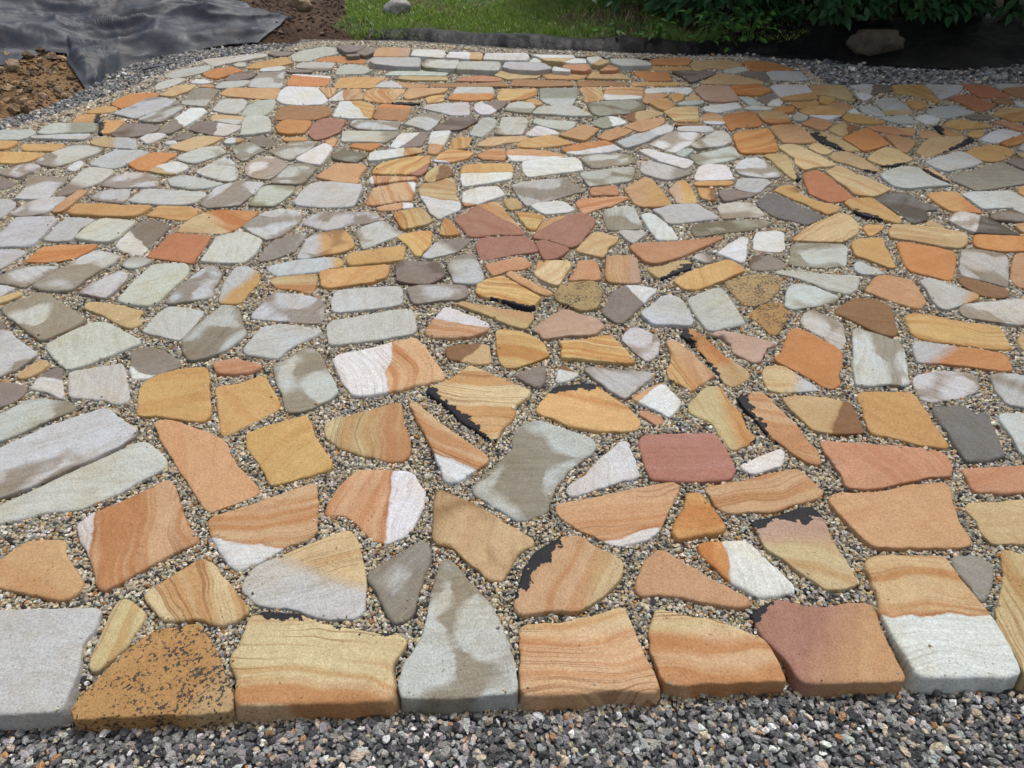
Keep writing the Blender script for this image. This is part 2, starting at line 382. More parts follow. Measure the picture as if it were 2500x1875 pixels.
# outlines of the stones in mm: colours | marks | corners, largest in view first
STONES = '''
y/o|x-0.000,-1.000,-846 k0.096,0.995,951 l-5,1|-648,1015 -626,1029 -533,1026 -465,999 -352,978 -275,970 -253,958 -254,943 -280,897 -280,871 -272,835 -272,807 -417,799 -514,792 -607,794 -625,818 -630,857 -658,893 -662,916 -653,935
o/w|x-0.000,-1.000,-1018 l-2,1|947,1190 991,1200 1146,1201 1158,1186 1163,1138 1175,1093 1189,1019 1192,970 1186,882 1177,873 1139,860 1076,864 958,860 939,864 932,893 923,955 917,1007 916,1036 929,1066 933,1125 934,1176
g|s|-183,1188 -168,1188 -134,1152 -93,1097 -50,1049 -23,987 -1,923 12,860 11,825 -5,818 -115,811 -248,811 -259,832 -261,857 -254,889 -228,935 -215,978 -208,1062 -196,1143
a/y|x0.948,-0.317,-924 d|-978,784 -970,819 -941,875 -906,939 -867,982 -795,995 -767,999 -738,966 -693,904 -647,846 -628,807 -624,784 -746,775 -901,770 -959,762
o/y|x-0.097,0.995,965 l5,1|20,989 31,999 115,1003 205,1024 274,1051 282,1051 297,995 312,923 331,864 333,835 322,828 221,832 119,821 25,819 19,835 20,916
p/o|x0.823,-0.568,107 k-0.683,0.730,319|596,1024 609,1036 663,1069 693,1069 711,1056 779,1047 866,1060 903,1058 909,1036 903,1003 902,939 905,897 910,867 900,853 832,851 674,849 660,857 655,886 637,931 609,970
g||-1336,1036 -1046,1043 -1025,1036 -1020,999 -1029,943 -1008,878 -1001,835 -1003,777 -1179,770
y/g|x-0.372,-0.928,-881 l19,0.7|-692,1100 -693,1130 -680,1167 -634,1201 -469,1292 -453,1295 -429,1266 -417,1235 -394,1166 -378,1115 -371,1036 -394,1011 -461,1015 -537,1041 -633,1053
o/w|x-0.931,-0.366,613 l-71,1|-1213,1303 -1211,1319 -1195,1349 -1107,1411 -1035,1482 -1019,1485 -988,1437 -937,1346 -919,1319 -862,1261 -864,1246 -910,1216 -974,1158 -1030,1107 -1046,1092 -1068,1107 -1103,1168 -1139,1211 -1192,1272
o/y|x-0.000,1.000,978 l-3,1|361,1040 372,1042 453,1019 503,1015 606,962 616,935 624,900 630,856 628,854 422,848 356,842 344,871 337,912 330,939 352,1011
g|s|79,1760 104,1752 199,1702 257,1673 268,1644 251,1610 211,1571 163,1526 133,1465 118,1423 108,1400 103,1372 81,1350 38,1331 13,1339 -59,1389 -112,1437 -115,1455 -88,1503 -44,1560 1,1619 1,1660 16,1716 50,1745
o||918,1402 953,1428 1039,1425 1109,1437 1185,1461 1283,1473 1292,1464 1278,1408 1254,1324 1255,1251 1244,1233 1184,1231 987,1231 967,1251 946,1303 925,1363
g|s|-1631,1592 -1607,1615 -1504,1723 -1368,1808 -1347,1804 -1301,1767 -1210,1702 -1203,1673 -1239,1626 -1338,1541 -1428,1455 -1491,1411 -1518,1396
o/y|x0.974,-0.225,-62 k-0.852,0.523,536 l-110,0.7|145,1268 194,1270 216,1237 293,1188 291,1157 280,1134 245,1088 176,1036 165,1032 95,1036 21,1024 6,1053 18,1111 34,1162 62,1210 116,1255
o/w|x-0.146,-0.989,-1133 l11,1|-858,1324 -849,1346 -752,1391 -658,1443 -595,1476 -584,1467 -563,1396 -555,1330 -538,1292 -554,1272 -605,1246 -645,1211 -684,1182 -712,1168 -725,1160 -744,1172 -782,1216 -823,1266
e||-1501,1368 -1480,1391 -1332,1528 -1190,1653 -1168,1656 -1115,1619 -1063,1566 -1058,1541 -1092,1503 -1158,1437 -1240,1371 -1281,1368 -1337,1363 -1443,1324 -1470,1314
y|s|-226,1443 -214,1453 -173,1431 -110,1396 -41,1341 42,1277 62,1261 58,1241 17,1221 -3,1172 -26,1126 -61,1130 -93,1163 -138,1206 -160,1236 -205,1246 -219,1266 -222,1352
o/w|x1.000,0.002,-351 l-93,0.7|-472,1528 -427,1529 -332,1525 -299,1515 -277,1473 -254,1443 -256,1396 -277,1314 -294,1277 -332,1254 -348,1251 -382,1261 -452,1335 -488,1352 -530,1352 -534,1391 -520,1449 -497,1491
o||-1172,1738 -1150,1756 -1109,1752 -1062,1730 -983,1695 -912,1653 -892,1606 -842,1547 -753,1455 -748,1437 -779,1411 -858,1360 -885,1379 -937,1443 -1021,1541 -1090,1626
o/w|x0.309,-0.951,-1115 l15,0.7|124,1378 134,1395 243,1415 378,1453 482,1474 496,1465 479,1429 451,1372 420,1312 399,1286 368,1265 296,1247 268,1250 249,1265 198,1291 139,1339
y/z|x-0.000,1.000,1258 l-13,1 k-0.169,0.986,1173|667,1314 687,1327 758,1341 822,1371 862,1377 875,1352 876,1292 876,1236 892,1191 893,1116 880,1107 812,1098 800,1107 741,1177 689,1231 683,1266 681,1303
q||979,1646 992,1656 1055,1646 1191,1636 1322,1615 1353,1592 1342,1541 1319,1503 1269,1500 1179,1479 1094,1455 1030,1449 992,1452 993,1503 987,1560 980,1619
w/o|x0.997,0.083,-275 l-67,1|-661,2102 -632,2121 -528,2158 -445,2204 -385,2224 -363,2228 -335,2181 -277,2070 -239,1992 -252,1972 -329,1945 -427,1906 -525,1880 -556,1893 -590,1945 -627,2027
y|l-57,1|-827,1195 -791,1171 -724,1106 -680,1062 -653,1032 -682,1007 -699,1003 -716,997 -765,1013 -859,1011 -897,1041 -926,1066 -938,1084 -887,1134 -848,1176
p||405,1644 414,1678 430,1687 646,1696 661,1678 672,1624 681,1545 677,1520 653,1486 537,1480 418,1486 410,1520 404,1604
y|l-12,1 k-0.747,-0.665,-1075|-297,1919 -203,1981 -159,2047 -138,2042 -51,1981 63,1907 52,1874 11,1827 1,1760 -37,1709 -51,1656 -84,1673 -124,1716 -169,1752 -196,1789 -229,1835 -284,1894
a||-859,1695 -700,1771 -681,1774 -658,1738 -630,1673 -595,1619 -555,1560 -554,1534 -583,1519 -651,1485 -713,1470 -731,1485 -748,1515 -806,1592 -838,1639
o||-1388,1171 -1371,1183 -1328,1258 -1225,1259 -1211,1220 -1170,1171 -1114,1122 -1109,1097 -1123,1071 -1156,1069 -1320,1106 -1355,1115
y/o|x0.989,0.149,-183 l-85,1|-617,1738 -608,1752 -540,1782 -419,1835 -378,1847 -369,1812 -358,1745 -331,1673 -320,1619 -321,1586 -337,1569 -383,1566 -431,1586 -479,1599 -540,1626 -596,1673
a|k-0.136,0.991,1865 l-16,0.7|78,1805 108,1870 147,1935 206,1948 288,1958 297,1941 340,1883 389,1820 420,1754 411,1719 371,1705 283,1708 192,1730 128,1766
o|l18,0.7|571,1453 586,1462 692,1483 781,1514 863,1532 879,1526 909,1453 915,1435 897,1418 843,1400 747,1364 661,1361 615,1361 596,1372 581,1418
o||366,1200 398,1227 417,1222 445,1195 491,1152 602,1068 596,1053 574,1047 509,1057 438,1077 375,1084 326,1084 318,1106 329,1133 346,1171
a||1188,1890 1206,1905 1376,1907 1386,1894 1388,1843 1382,1745 1383,1639 1371,1629 1290,1646 1210,1680 1163,1695 1160,1723 1180,1812
a||-1240,1774 -1266,1843 -1291,1923 -1282,1965 -1253,1999 -1176,2033 -1105,2042 -1088,2016 -1059,1931 -1015,1812 -1004,1774 -1015,1748 -1103,1763 -1163,1778
w/O|x-1.000,0.020,-555 l-83,0.7|504,1249 529,1254 640,1259 659,1236 680,1196 703,1153 729,1112 721,1094 683,1087 632,1081 603,1098 568,1126 530,1182 506,1221
g|s|-250,1258 -237,1256 -220,1230 -223,1190 -233,1134 -242,1066 -245,1028 -258,1011 -293,999 -302,1015 -343,1088 -376,1129 -377,1148 -326,1190
e|s|-866,2048 -823,2099 -773,2166 -751,2166 -710,2121 -666,2034 -626,1958 -605,1906 -620,1867 -674,1817 -716,1793 -748,1793 -793,1893 -834,1972
g|s l-112,0.7|1317,2276 1336,2296 1365,2276 1411,2244 1463,2204 1466,2166 1431,2070 1387,1945 1359,1932 1311,1945 1252,1932 1198,1932 1225,2020
e||-1754,2181 -1711,2252 -1654,2325 -1609,2338 -1541,2300 -1407,2208 -1403,2189 -1444,2158 -1506,2091 -1573,2041 -1597,2027 -1660,2077 -1708,2128
a||-1034,1931 -1025,1944 -965,1952 -895,1999 -878,1994 -840,1931 -795,1859 -783,1820 -795,1801 -854,1745 -926,1680 -942,1702 -995,1835
D||1412,1820 1523,1831 1538,1793 1585,1797 1569,1730 1533,1592 1481,1573 1398,1563 1403,1619 1409,1709 1406,1774
O||964,2102 1005,2136 1032,2197 1074,2276 1103,2296 1136,2268 1177,2216 1212,2174 1222,2128 1201,2070 1165,2006 1152,1952 1119,1925 1093,1932 1048,1999 994,2055 972,2084
o/w|x-0.482,-0.876,-1283 l-35,1|-348,1843 -325,1843 -297,1812 -242,1745 -169,1673 -91,1599 -72,1566 -94,1541 -167,1476 -198,1479 -227,1560 -257,1639 -286,1702 -318,1774
a|l-16,0.7|1571,2393 1603,2411 1683,2389 1778,2342 1900,2309 1888,2244 1868,2166 1844,2154 1777,2162 1700,2185 1582,2220 1543,2244 1556,2325
y|l-108,1|1326,1225 1354,1225 1402,1190 1201,842 1191,878 1194,916 1188,970 1205,1028 1247,1080 1291,1143
e|s|-2061,2437 -2047,2464 -1975,2557 -1935,2547 -1839,2473 -1693,2359 -1693,2338 -1723,2276 -1786,2212 -1830,2244 -1938,2325 -2046,2411
g|s l76,0.7|-1251,2212 -1234,2292 -1200,2385 -1180,2455 -1127,2455 -1095,2411 -1074,2359 -1022,2260 -1039,2197 -1071,2143 -1123,2099 -1177,2080 -1213,2121
e||-720,2309 -705,2338 -585,2376 -473,2415 -406,2420 -387,2376 -372,2276 -383,2252 -492,2220 -644,2189 -686,2185 -705,2244
y/O|x1.000,0.001,720 l-81,1 k0.934,-0.358,115|593,1797 593,1835 633,1882 661,1919 696,1939 726,1935 738,1874 762,1789 763,1716 783,1667 749,1646 690,1615 674,1667 661,1738 638,1763
o|k-0.994,-0.107,-1005 l-16,0.7|772,1870 852,1903 870,1874 895,1804 929,1709 937,1646 952,1606 943,1547 916,1553 874,1592 863,1632 827,1673 811,1716 803,1760 779,1820
y/b|x0.859,-0.512,12|928,1867 977,1878 1085,1867 1137,1843 1145,1812 1138,1716 1133,1691 1079,1687 1006,1695 972,1709 949,1774 931,1827
y||1304,1379 1325,1391 1528,1408 1437,1251 1309,1246 1303,1282 1315,1330 1302,1363
e||-1589,2016 -1583,2025 -1479,2056 -1423,2073 -1399,2042 -1341,1931 -1305,1859 -1310,1847 -1340,1835 -1381,1859 -1445,1867 -1517,1878 -1537,1915
y|l-90,0.7|-992,1073 -961,1062 -913,1026 -911,1003 -923,955 -922,935 -967,871 -988,882 -995,901 -999,987 -999,1045
w||340,1651 364,1659 375,1597 385,1504 338,1489 255,1453 174,1422 158,1444 168,1468 224,1507 256,1558
e||-1624,2501 -1626,2585 -1613,2725 -1597,2804 -1457,2809 -1430,2777 -1415,2694 -1436,2585 -1458,2464 -1506,2464 -1570,2478
O/g|x-0.605,0.797,728|1514,2189 1534,2204 1612,2189 1665,2170 1724,2162 1819,2125 1814,2084 1794,2027 1747,2024 1635,2055 1556,2070 1477,2077 1495,2136
g|s|-1043,2376 -1031,2437 -1010,2538 -988,2566 -906,2552 -801,2524 -768,2482 -750,2376 -756,2334 -807,2334 -952,2355
g|s|-1727,1760 -1701,1782 -1643,1859 -1590,1863 -1501,1847 -1467,1827 -1474,1801 -1534,1745 -1585,1695 -1628,1653 -1658,1639
g|s|1410,1956 1437,1999 1510,2020 1592,2025 1650,2003 1632,1931 1606,1907 1534,1874 1432,1851 1400,1859 1401,1907
g|l18,0.7|-1002,2151 -991,2228 -975,2300 -916,2325 -839,2313 -740,2284 -744,2260 -803,2197 -848,2128 -861,2095 -912,2106 -989,2128
p/o|x0.766,0.643,2062 l-39,0.7|-291,3255 -228,3343 -180,3424 -85,3475 -62,3434 -22,3323 68,3099 12,3090 -49,3097 -110,3085 -166,3072 -207,3081 -240,3162
O|l0,0.7|514,1429 545,1435 559,1418 581,1361 598,1307 586,1291 448,1257 446,1291 466,1334 495,1378
e||723,2510 784,2557 859,2604 887,2595 898,2538 908,2437 917,2334 844,2309 786,2280 755,2284 744,2342 729,2428
O||1804,3013 1837,3019 1907,2989 1976,2960 2027,2920 1992,2842 1897,2674 1867,2664 1817,2699 1748,2740 1747,2798 1769,2886
g|s|-2032,2609 -2010,2694 -1974,2788 -1942,2875 -1903,2931 -1852,2914 -1778,2880 -1778,2820 -1813,2745 -1837,2654 -1853,2580 -1910,2576 -1980,2585
a|l-25,1|-61,2271 -48,2286 7,2280 62,2255 119,2200 127,2162 134,2117 85,2080 15,2048 -27,2048 -45,2080 -55,2169
q||1369,1531 1384,1534 1610,1550 1546,1440 1362,1437 1360,1461 1368,1503
g||-726,2420 -740,2491 -740,2566 -704,2585 -597,2600 -478,2609 -464,2576 -449,2473 -497,2451 -618,2428 -696,2411
b|l-20,0.7|1293,2411 1362,2482 1433,2528 1500,2510 1539,2464 1524,2393 1484,2260 1448,2244 1400,2284 1344,2368
g|s|2065,2931 2090,2948 2169,2931 2248,2897 2228,2842 2102,2614 2084,2624 2024,2664 1953,2704 1978,2777
a|l-14,1|182,2208 286,2216 334,2239 375,2243 401,2192 429,2131 449,2073 420,2062 318,2080 233,2098 183,2102 183,2131 191,2169
g||-1131,3471 -1125,3579 -1103,3680 -1066,3726 -973,3726 -812,3680 -810,3612 -810,3503 -813,3420 -866,3399 -997,3404 -1103,3430
p/o|x-0.774,0.633,1874|98,3063 133,3162 156,3236 234,3284 355,3318 375,3303 413,3246 389,3162 333,3037 314,2994 264,2957 227,2994 173,3029 109,3050
a/o|x0.953,0.302,1211 l-71,1|556,2031 583,2091 596,2136 585,2204 603,2228 630,2204 662,2136 699,2062 724,2003 688,1972 648,1938 621,1906 609,1932 555,1979
e||-1396,2831 -1392,2931 -1396,3061 -1316,3110 -1282,3110 -1175,3037 -1169,2989 -1173,2886 -1195,2814 -1279,2814
g|s|1244,2831 1301,2989 1344,3013 1545,3001 1554,2966 1481,2798 1377,2772 1320,2788 1244,2798
z||81,2280 124,2346 204,2432 233,2432 264,2397 328,2371 362,2317 317,2255 244,2247 175,2239 116,2223 108,2263
y|d|906,2634 953,2684 1045,2719 1127,2719 1171,2694 1119,2585 1050,2501 980,2455 941,2473 928,2538
y/O|x0.794,0.608,823 l-33,0.7|-1614,3131 -1611,3214 -1588,3290 -1544,3349 -1482,3369 -1286,3349 -1278,3334 -1301,3252 -1323,3186 -1351,3140 -1382,3109 -1463,3109 -1550,3122
w/o|x-0.297,-0.955,-2158 l-20,0.7|-335,2263 -311,2354 -276,2448 -222,2423 -143,2363 -88,2317 -98,2275 -156,2239 -242,2231 -301,2235
G||2415,3756 2513,3840 2638,3904 2809,4004 2851,3926 2878,3840 2816,3715 2713,3675 2572,3636 2477,3607 2456,3675
O/y|x0.726,-0.688,-866 k-0.981,-0.196,-1118 l-75,0.7|650,2252 674,2292 698,2296 730,2252 754,2197 786,2121 825,2070 849,2027 844,1992 812,1965 772,1938 752,1958 735,2013 718,2091 694,2166 677,2212
e||-1430,2276 -1425,2368 -1397,2455 -1326,2446 -1240,2420 -1245,2325 -1267,2220 -1324,2240
r||-1661,2903 -1639,2966 -1631,3104 -1611,3110 -1430,3079 -1427,3037 -1430,2931 -1427,2814 -1543,2842 -1645,2869
g|s|1806,2428 1839,2464 1945,2482 2076,2501 2139,2482 2053,2334 1986,2313 1913,2334 1826,2363 1795,2376
g|s|-4,3684 61,3730 165,3754 288,3777 322,3730 386,3594 331,3583 265,3529 178,3475 71,3424 37,3529
o||1481,2576 1533,2644 1583,2704 1629,2704 1682,2684 1715,2654 1706,2557 1699,2491 1650,2442 1613,2455 1554,2501 1500,2561
q||541,2954 565,2995 711,3007 907,3043 1002,3067 985,3043 853,2943 751,2864 680,2820 619,2804 591,2831
y|l48,0.7|1315,3031 1373,3101 1467,3201 1641,3325 1684,3325 1697,3257 1690,3192 1660,3128 1596,3065 1548,3022 1429,3026
g|s|258,2030 277,2048 357,2037 503,2013 495,1989 440,1928 387,1864 343,1908 299,1968
y|l-12,0.7|1811,3128 1859,3199 1928,3199 2069,3159 2157,3120 2166,3089 2124,3006 2072,2962 1986,2983 1874,3043 1800,3066
G|l-47,0.7|1189,1207 1245,1209 1270,1195 1280,1176 1261,1148 1235,1111 1218,1088 1190,1060 1183,1080 1183,1125 1174,1162 1177,1195
n/w|x0.899,0.438,1582|360,2415 396,2486 420,2570 486,2623 546,2618 612,2589 580,2542 507,2441 436,2337 418,2337 384,2371
g||-2436,3043 -2437,3131 -2449,3204 -2456,3271 -2374,3275 -2273,3275 -2252,3252 -2239,3177 -2235,3104 -2230,3017 -2233,2970 -2332,2970 -2393,2966
a|l-27,1 k-0.314,-0.949,-2354|-151,2628 -104,2673 -43,2698 -17,2668 48,2589 120,2505 95,2468 79,2432 17,2459 -51,2505 -120,2532 -145,2551
g|s|-1311,3186 -1286,3271 -1243,3349 -1176,3389 -1098,3369 -1047,3300 -1049,3252 -1076,3158 -1111,3069 -1156,3043 -1241,3113
n/w|x-0.433,-0.901,-1245|-1411,2128 -1391,2158 -1352,2174 -1292,2143 -1217,2084 -1198,2055 -1241,2020 -1295,1986 -1343,1975 -1377,2041
g|s|-1422,2482 -1410,2595 -1375,2725 -1344,2788 -1304,2777 -1266,2725 -1256,2644 -1260,2595 -1241,2538 -1279,2505 -1346,2487 -1402,2469
y/w|x-0.376,-0.926,-3086 l-22,1|-496,3627 -481,3684 -396,3719 -353,3765 -323,3742 -302,3639 -297,3550 -263,3424 -268,3363 -329,3303 -363,3255 -408,3333 -448,3444 -479,3529
a||-838,2725 -826,2740 -701,2766 -553,2793 -543,2756 -548,2684 -604,2644 -700,2619 -766,2595 -807,2614
a||690,2654 755,2714 874,2788 963,2831 985,2814 1020,2745 975,2709 883,2644 780,2585 730,2585
p||-165,2978 -161,3050 -134,3065 -29,3074 68,3072 96,3020 125,2936 94,2920 7,2903 -66,2871 -138,2843 -147,2879
y|d|177,2532 204,2618 241,2643 349,2658 373,2599 367,2514 339,2441 289,2419 234,2459 192,2486
g||521,2411 576,2464 621,2528 662,2538 694,2501 710,2428 712,2342 696,2313 619,2321 555,2325 520,2376
D||1266,3457 1321,3531 1361,3575 1391,3569 1434,3520 1473,3416 1557,3306 1504,3248 1434,3201 1386,3248 1323,3277 1293,3335 1265,3405
g/a|x0.954,-0.298,-1885|-1204,2501 -1225,2595 -1231,2694 -1218,2788 -1176,2788 -1104,2735 -1089,2664 -1099,2557 -1109,2491 -1128,2473 -1187,2478
g/a|x0.978,0.207,-255 s|-971,2869 -969,3025 -953,3079 -851,3135 -805,3135 -766,3073 -732,2977 -768,2931 -858,2891 -941,2858
n/w|x-0.720,-0.694,-843|-1844,2991 -1850,3043 -1840,3113 -1825,3195 -1791,3247 -1731,3233 -1668,3186 -1671,3140 -1677,3051 -1683,2966 -1685,2892 -1727,2900 -1799,2941
g|s|-1606,3440 -1602,3546 -1589,3645 -1549,3691 -1476,3726 -1350,3708 -1352,3680 -1366,3601 -1383,3503 -1402,3420 -1451,3409 -1558,3389
g|s|-2012,2284 -1952,2276 -1876,2212 -1756,2128 -1757,2106 -1779,2034 -1818,1989 -1837,1979
g|s|-1031,3214 -1013,3280 -968,3349 -856,3349 -718,3343 -655,3294 -669,3246 -719,3217 -787,3199 -841,3158 -899,3140 -944,3158
n|s|-517,2798 -495,2831 -340,2825 -317,2798 -289,2704 -322,2664 -349,2629 -399,2624 -493,2654
a/w|x-0.000,-1.000,-3844|-285,3813 -282,3937 -265,3982 -133,3988 -11,3982 4,3912 2,3825 -10,3754 -126,3707 -263,3661 -275,3719
e/a|x0.821,-0.571,112|1750,2654 1792,2679 1837,2644 1884,2595 1939,2538 1905,2501 1815,2455 1745,2420 1725,2437 1733,2528
D|s|1897,3503 1971,3568 2038,3597 2092,3559 2113,3466 2158,3430 2163,3376 2088,3359 2071,3274 1990,3224 1968,3224 1945,3324 1922,3430
g|l-49,0.7 s|1139,2351 1170,2402 1208,2433 1252,2393 1297,2334 1285,2276 1271,2220 1233,2158 1210,2181 1187,2244 1153,2292
y/g|x0.954,-0.300,370 l-8,0.7|902,2020 920,2052 985,2055 1013,2006 1044,1958 1068,1919 1033,1912 948,1906 891,1919 889,1958
g|l0,0.7|-1996,3482 -1983,3557 -1978,3634 -1876,3629 -1720,3601 -1624,3584 -1616,3535 -1646,3456 -1702,3428 -1779,3435 -1893,3445
g||2053,3819 2125,3882 2215,3937 2312,3926 2306,3840 2340,3736 2372,3675 2222,3655 2122,3626 2063,3655 2048,3756
g|s|1110,2455 1139,2538 1178,2614 1236,2639 1285,2604 1356,2524 1320,2491 1235,2455 1133,2437
w/o|x-0.742,0.671,923|407,1874 463,1919 517,1952 533,1948 575,1861 555,1817 523,1769 482,1805 429,1858
y|l-54,0.7|1764,3865 1843,3937 1881,3948 1916,3840 1975,3736 2026,3626 1951,3559 1882,3521 1842,3540 1809,3555 1798,3675 1779,3756
e|l-33,0.7|1141,2730 1176,2745 1256,2735 1346,2709 1494,2694 1480,2644 1448,2585 1399,2547 1328,2585 1254,2664
g/a|x0.981,0.195,-241|-1085,2777 -1070,2798 -980,2842 -842,2869 -782,2864 -755,2831 -762,2788 -828,2751 -926,2725 -1024,2704 -1066,2745
z||766,2252 799,2276 852,2268 924,2228 995,2193 949,2158 907,2084 882,2073 854,2099 820,2136 830,2197 799,2236
r||1618,3792 1649,3853 1717,3883 1741,3840 1753,3780 1768,3652 1783,3510 1762,3488 1653,3457 1609,3510 1574,3564 1593,3664
G|s|863,3137 890,3210 997,3238 1149,3257 1236,3267 1282,3238 1259,3201 1161,3146 1031,3119 914,3083 871,3074
g|s|-441,2595 -398,2614 -298,2624 -202,2619 -190,2595 -187,2538 -216,2510 -313,2496 -403,2473 -416,2510
o/a|x0.989,-0.149,183|603,3627 675,3719 741,3789 766,3765 792,3639 822,3424 764,3413 661,3398 629,3444 618,3529
o/z|x0.992,-0.129,159 l-97,0.7|409,2755 427,2863 449,2883 542,2883 562,2863 558,2755 548,2652 506,2638 413,2652 407,2703
e||-2063,3051 -2064,3122 -2054,3204 -2029,3261 -1941,3252 -1857,3233 -1854,3186 -1865,3095 -1881,3012 -1961,3021
O|l24,0.7|1401,4464 1456,4513 1625,4564 1631,4464 1594,4207 1561,4163 1362,4141 1363,4275 1375,4392
g||2379,3568 2449,3597 2664,3616 2695,3503 2643,3412 2524,3403 2402,3385 2391,3484
g|s|1697,1981 1719,2003 1782,2003 1860,1981 1762,1812 1722,1820 1675,1835 1674,1899
g|s|419,2231 460,2304 497,2304 537,2263 565,2223 539,2131 491,2076 456,2139 425,2208
a|k0.079,0.997,3248|-2238,3339 -2234,3389 -2229,3440 -2013,3420 -1839,3409 -1845,3369 -1874,3295 -1932,3280 -2089,3300 -2205,3309
a/p|x0.870,-0.493,-2376 l62,1|-786,3838 -774,3950 -729,4011 -680,4047 -633,4069 -561,4093 -482,4104 -480,4027 -480,3874 -506,3801 -604,3825 -699,3831
g||710,3365 771,3395 820,3426 946,3441 971,3395 1033,3286 1003,3267 892,3238 783,3215 760,3229 755,3296
w||55,3988 75,4027 199,4053 369,4067 394,4001 395,3887 321,3862 191,3831 91,3795 68,3862
D/w|x-0.829,0.560,-93 s|2151,3240 2221,3324 2274,3342 2337,3290 2382,3208 2413,3081 2322,3096 2210,3112 2177,3175
g|s|-285,2778 -273,2855 -191,2911 -170,2879 -144,2793 -118,2674 -150,2638 -244,2638 -255,2695
o/w|x0.945,0.327,677 l-70,1|-753,3455 -749,3627 -713,3661 -636,3707 -573,3724 -526,3719 -524,3616 -523,3486 -605,3470 -680,3434 -735,3424
a|d|944,2393 999,2455 1057,2491 1097,2478 1111,2411 1076,2342 1017,2252 996,2260 975,2334
g|s|-2599,3508 -2602,3579 -2624,3680 -2659,3737 -2676,3821 -2576,3803 -2466,3791 -2442,3703 -2438,3612 -2427,3503 -2491,3498
a||1588,3007 1637,3049 1754,3061 1727,2954 1696,2777 1667,2772 1634,2820 1593,2864 1562,2880
y||-1737,2446 -1739,2487 -1695,2487 -1603,2464 -1490,2424 -1491,2368 -1453,2334 -1486,2300 -1538,2325 -1629,2393
a||-752,2875 -737,2908 -624,2948 -502,2983 -493,2954 -491,2842 -579,2825 -716,2793 -739,2831
g|s|-2246,2694 -2217,2714 -2200,2788 -2114,2793 -2008,2793 -2011,2756 -2031,2694 -2055,2644 -2070,2604 -2126,2634 -2187,2644 -2220,2649
b/y|x0.836,-0.549,-1297|-251,2169 -207,2188 -100,2192 -86,2177 -77,2066 -131,2066 -184,2084 -236,2095
O|l24,0.7|-2186,2831 -2179,2897 -2177,2966 -2106,2989 -1936,2991 -1933,2960 -1974,2875 -2030,2836
e|s l-97,0.7|455,3313 476,3373 591,3424 625,3383 630,3265 636,3162 589,3148 465,3143 457,3227
w||-1657,5165 -1682,5356 -1664,5482 -1431,5472 -1364,5339 -1299,5165 -1329,5083 -1473,5053 -1593,5083
g|s|-751,3134 -734,3180 -652,3246 -626,3241 -575,3171 -524,3125 -554,3072 -626,3011 -688,2953 -724,3046
o/y|x-0.438,-0.899,-2132|-225,2477 -206,2491 -118,2459 -12,2428 84,2402 82,2354 49,2296 7,2312 -49,2354 -126,2410
e|s|-2749,3996 -2748,4062 -2717,4156 -2651,4240 -2581,4254 -2443,4212 -2444,4156 -2496,4075 -2551,3983 -2600,3926 -2685,3957
e|s|378,3850 456,3874 580,3912 694,3931 691,3874 669,3777 648,3730 533,3695 414,3661 399,3754
O||2161,3013 2207,3091 2241,3091 2479,3073 2397,2931 2234,2931 2154,2966
w|s|-1523,3932 -1521,4009 -1501,4095 -1418,4102 -1344,4048 -1293,3983 -1292,3919 -1313,3833 -1346,3761 -1426,3779 -1484,3833
a|k-0.724,-0.689,-3566|1708,3439 1759,3484 1874,3503 1891,3430 1916,3307 1920,3249 1895,3208 1821,3257 1753,3290 1728,3342
t||-1564,4752 -1600,5000 -1563,5035 -1282,5035 -1231,4942 -1224,4843 -1297,4760 -1489,4742
y|l-43,0.7|1611,4249 1662,4292 1724,4292 1770,4193 1808,4097 1852,3953 1809,3940 1698,3915 1648,3877 1628,3953 1650,4070 1629,4165
e/n|x-0.533,-0.846,-1860|-2405,3546 -2404,3645 -2411,3773 -2415,3882 -2397,3926 -2250,3888 -2236,3845 -2244,3737 -2277,3668 -2322,3590 -2368,3535
o||-1084,3785 -1056,3857 -1014,3983 -870,3977 -826,3938 -844,3845 -848,3809 -843,3697 -900,3708 -973,3726
g|s|-2685,4866 -2633,5024 -2582,5222 -2511,5238 -2401,5175 -2315,5099 -2372,5024 -2445,4880 -2488,4764 -2604,4824
G|s|521,5070 576,5109 850,5171 926,5040 906,4967 773,4867 569,4826 540,4910
g|s|-1144,2836 -1141,2943 -1130,3025 -1067,3085 -991,3122 -985,3049 -1004,2920 -1050,2886 -1103,2842
g|s|-2220,3674 -2226,3737 -2201,3821 -2133,3851 -2036,3845 -1969,3797 -1936,3726 -1919,3668 -1978,3657 -2120,3645
y|k0.669,-0.743,-1380|2406,4176 2545,4355 2598,4406 2729,4428 2842,4437 2857,4372 2796,4321 2623,4208 2463,4114 2445,4098
g|s|-1780,3870 -1749,3957 -1702,4082 -1645,4062 -1587,3983 -1539,3857 -1519,3761 -1536,3726 -1603,3743 -1709,3809
w|s|1266,3915 1305,4004 1371,4070 1427,4090 1464,4043 1480,3927 1507,3840 1475,3780 1398,3774 1312,3804 1269,3840
g|l78,0.7|-2437,3990 -2422,4075 -2376,4198 -2223,4198 -2155,4156 -2173,4088 -2208,3983 -2253,3907 -2332,3932
o/y|x-0.000,1.000,2642 l0,1|-1044,2664 -1020,2689 -943,2709 -858,2719 -842,2684 -831,2595 -836,2552 -913,2585 -998,2604
g|s|-1811,2557 -1788,2624 -1754,2694 -1725,2745 -1687,2730 -1662,2694 -1664,2604 -1679,2514 -1743,2538
e|s|-1354,3420 -1350,3514 -1344,3634 -1304,3674 -1166,3657 -1167,3601 -1189,3493 -1221,3409 -1277,3409
g||-2203,3034 -2202,3095 -2216,3204 -2207,3271 -2137,3266 -2069,3256 -2066,3214 -2086,3149 -2076,3077 -2077,3030 -2138,3017
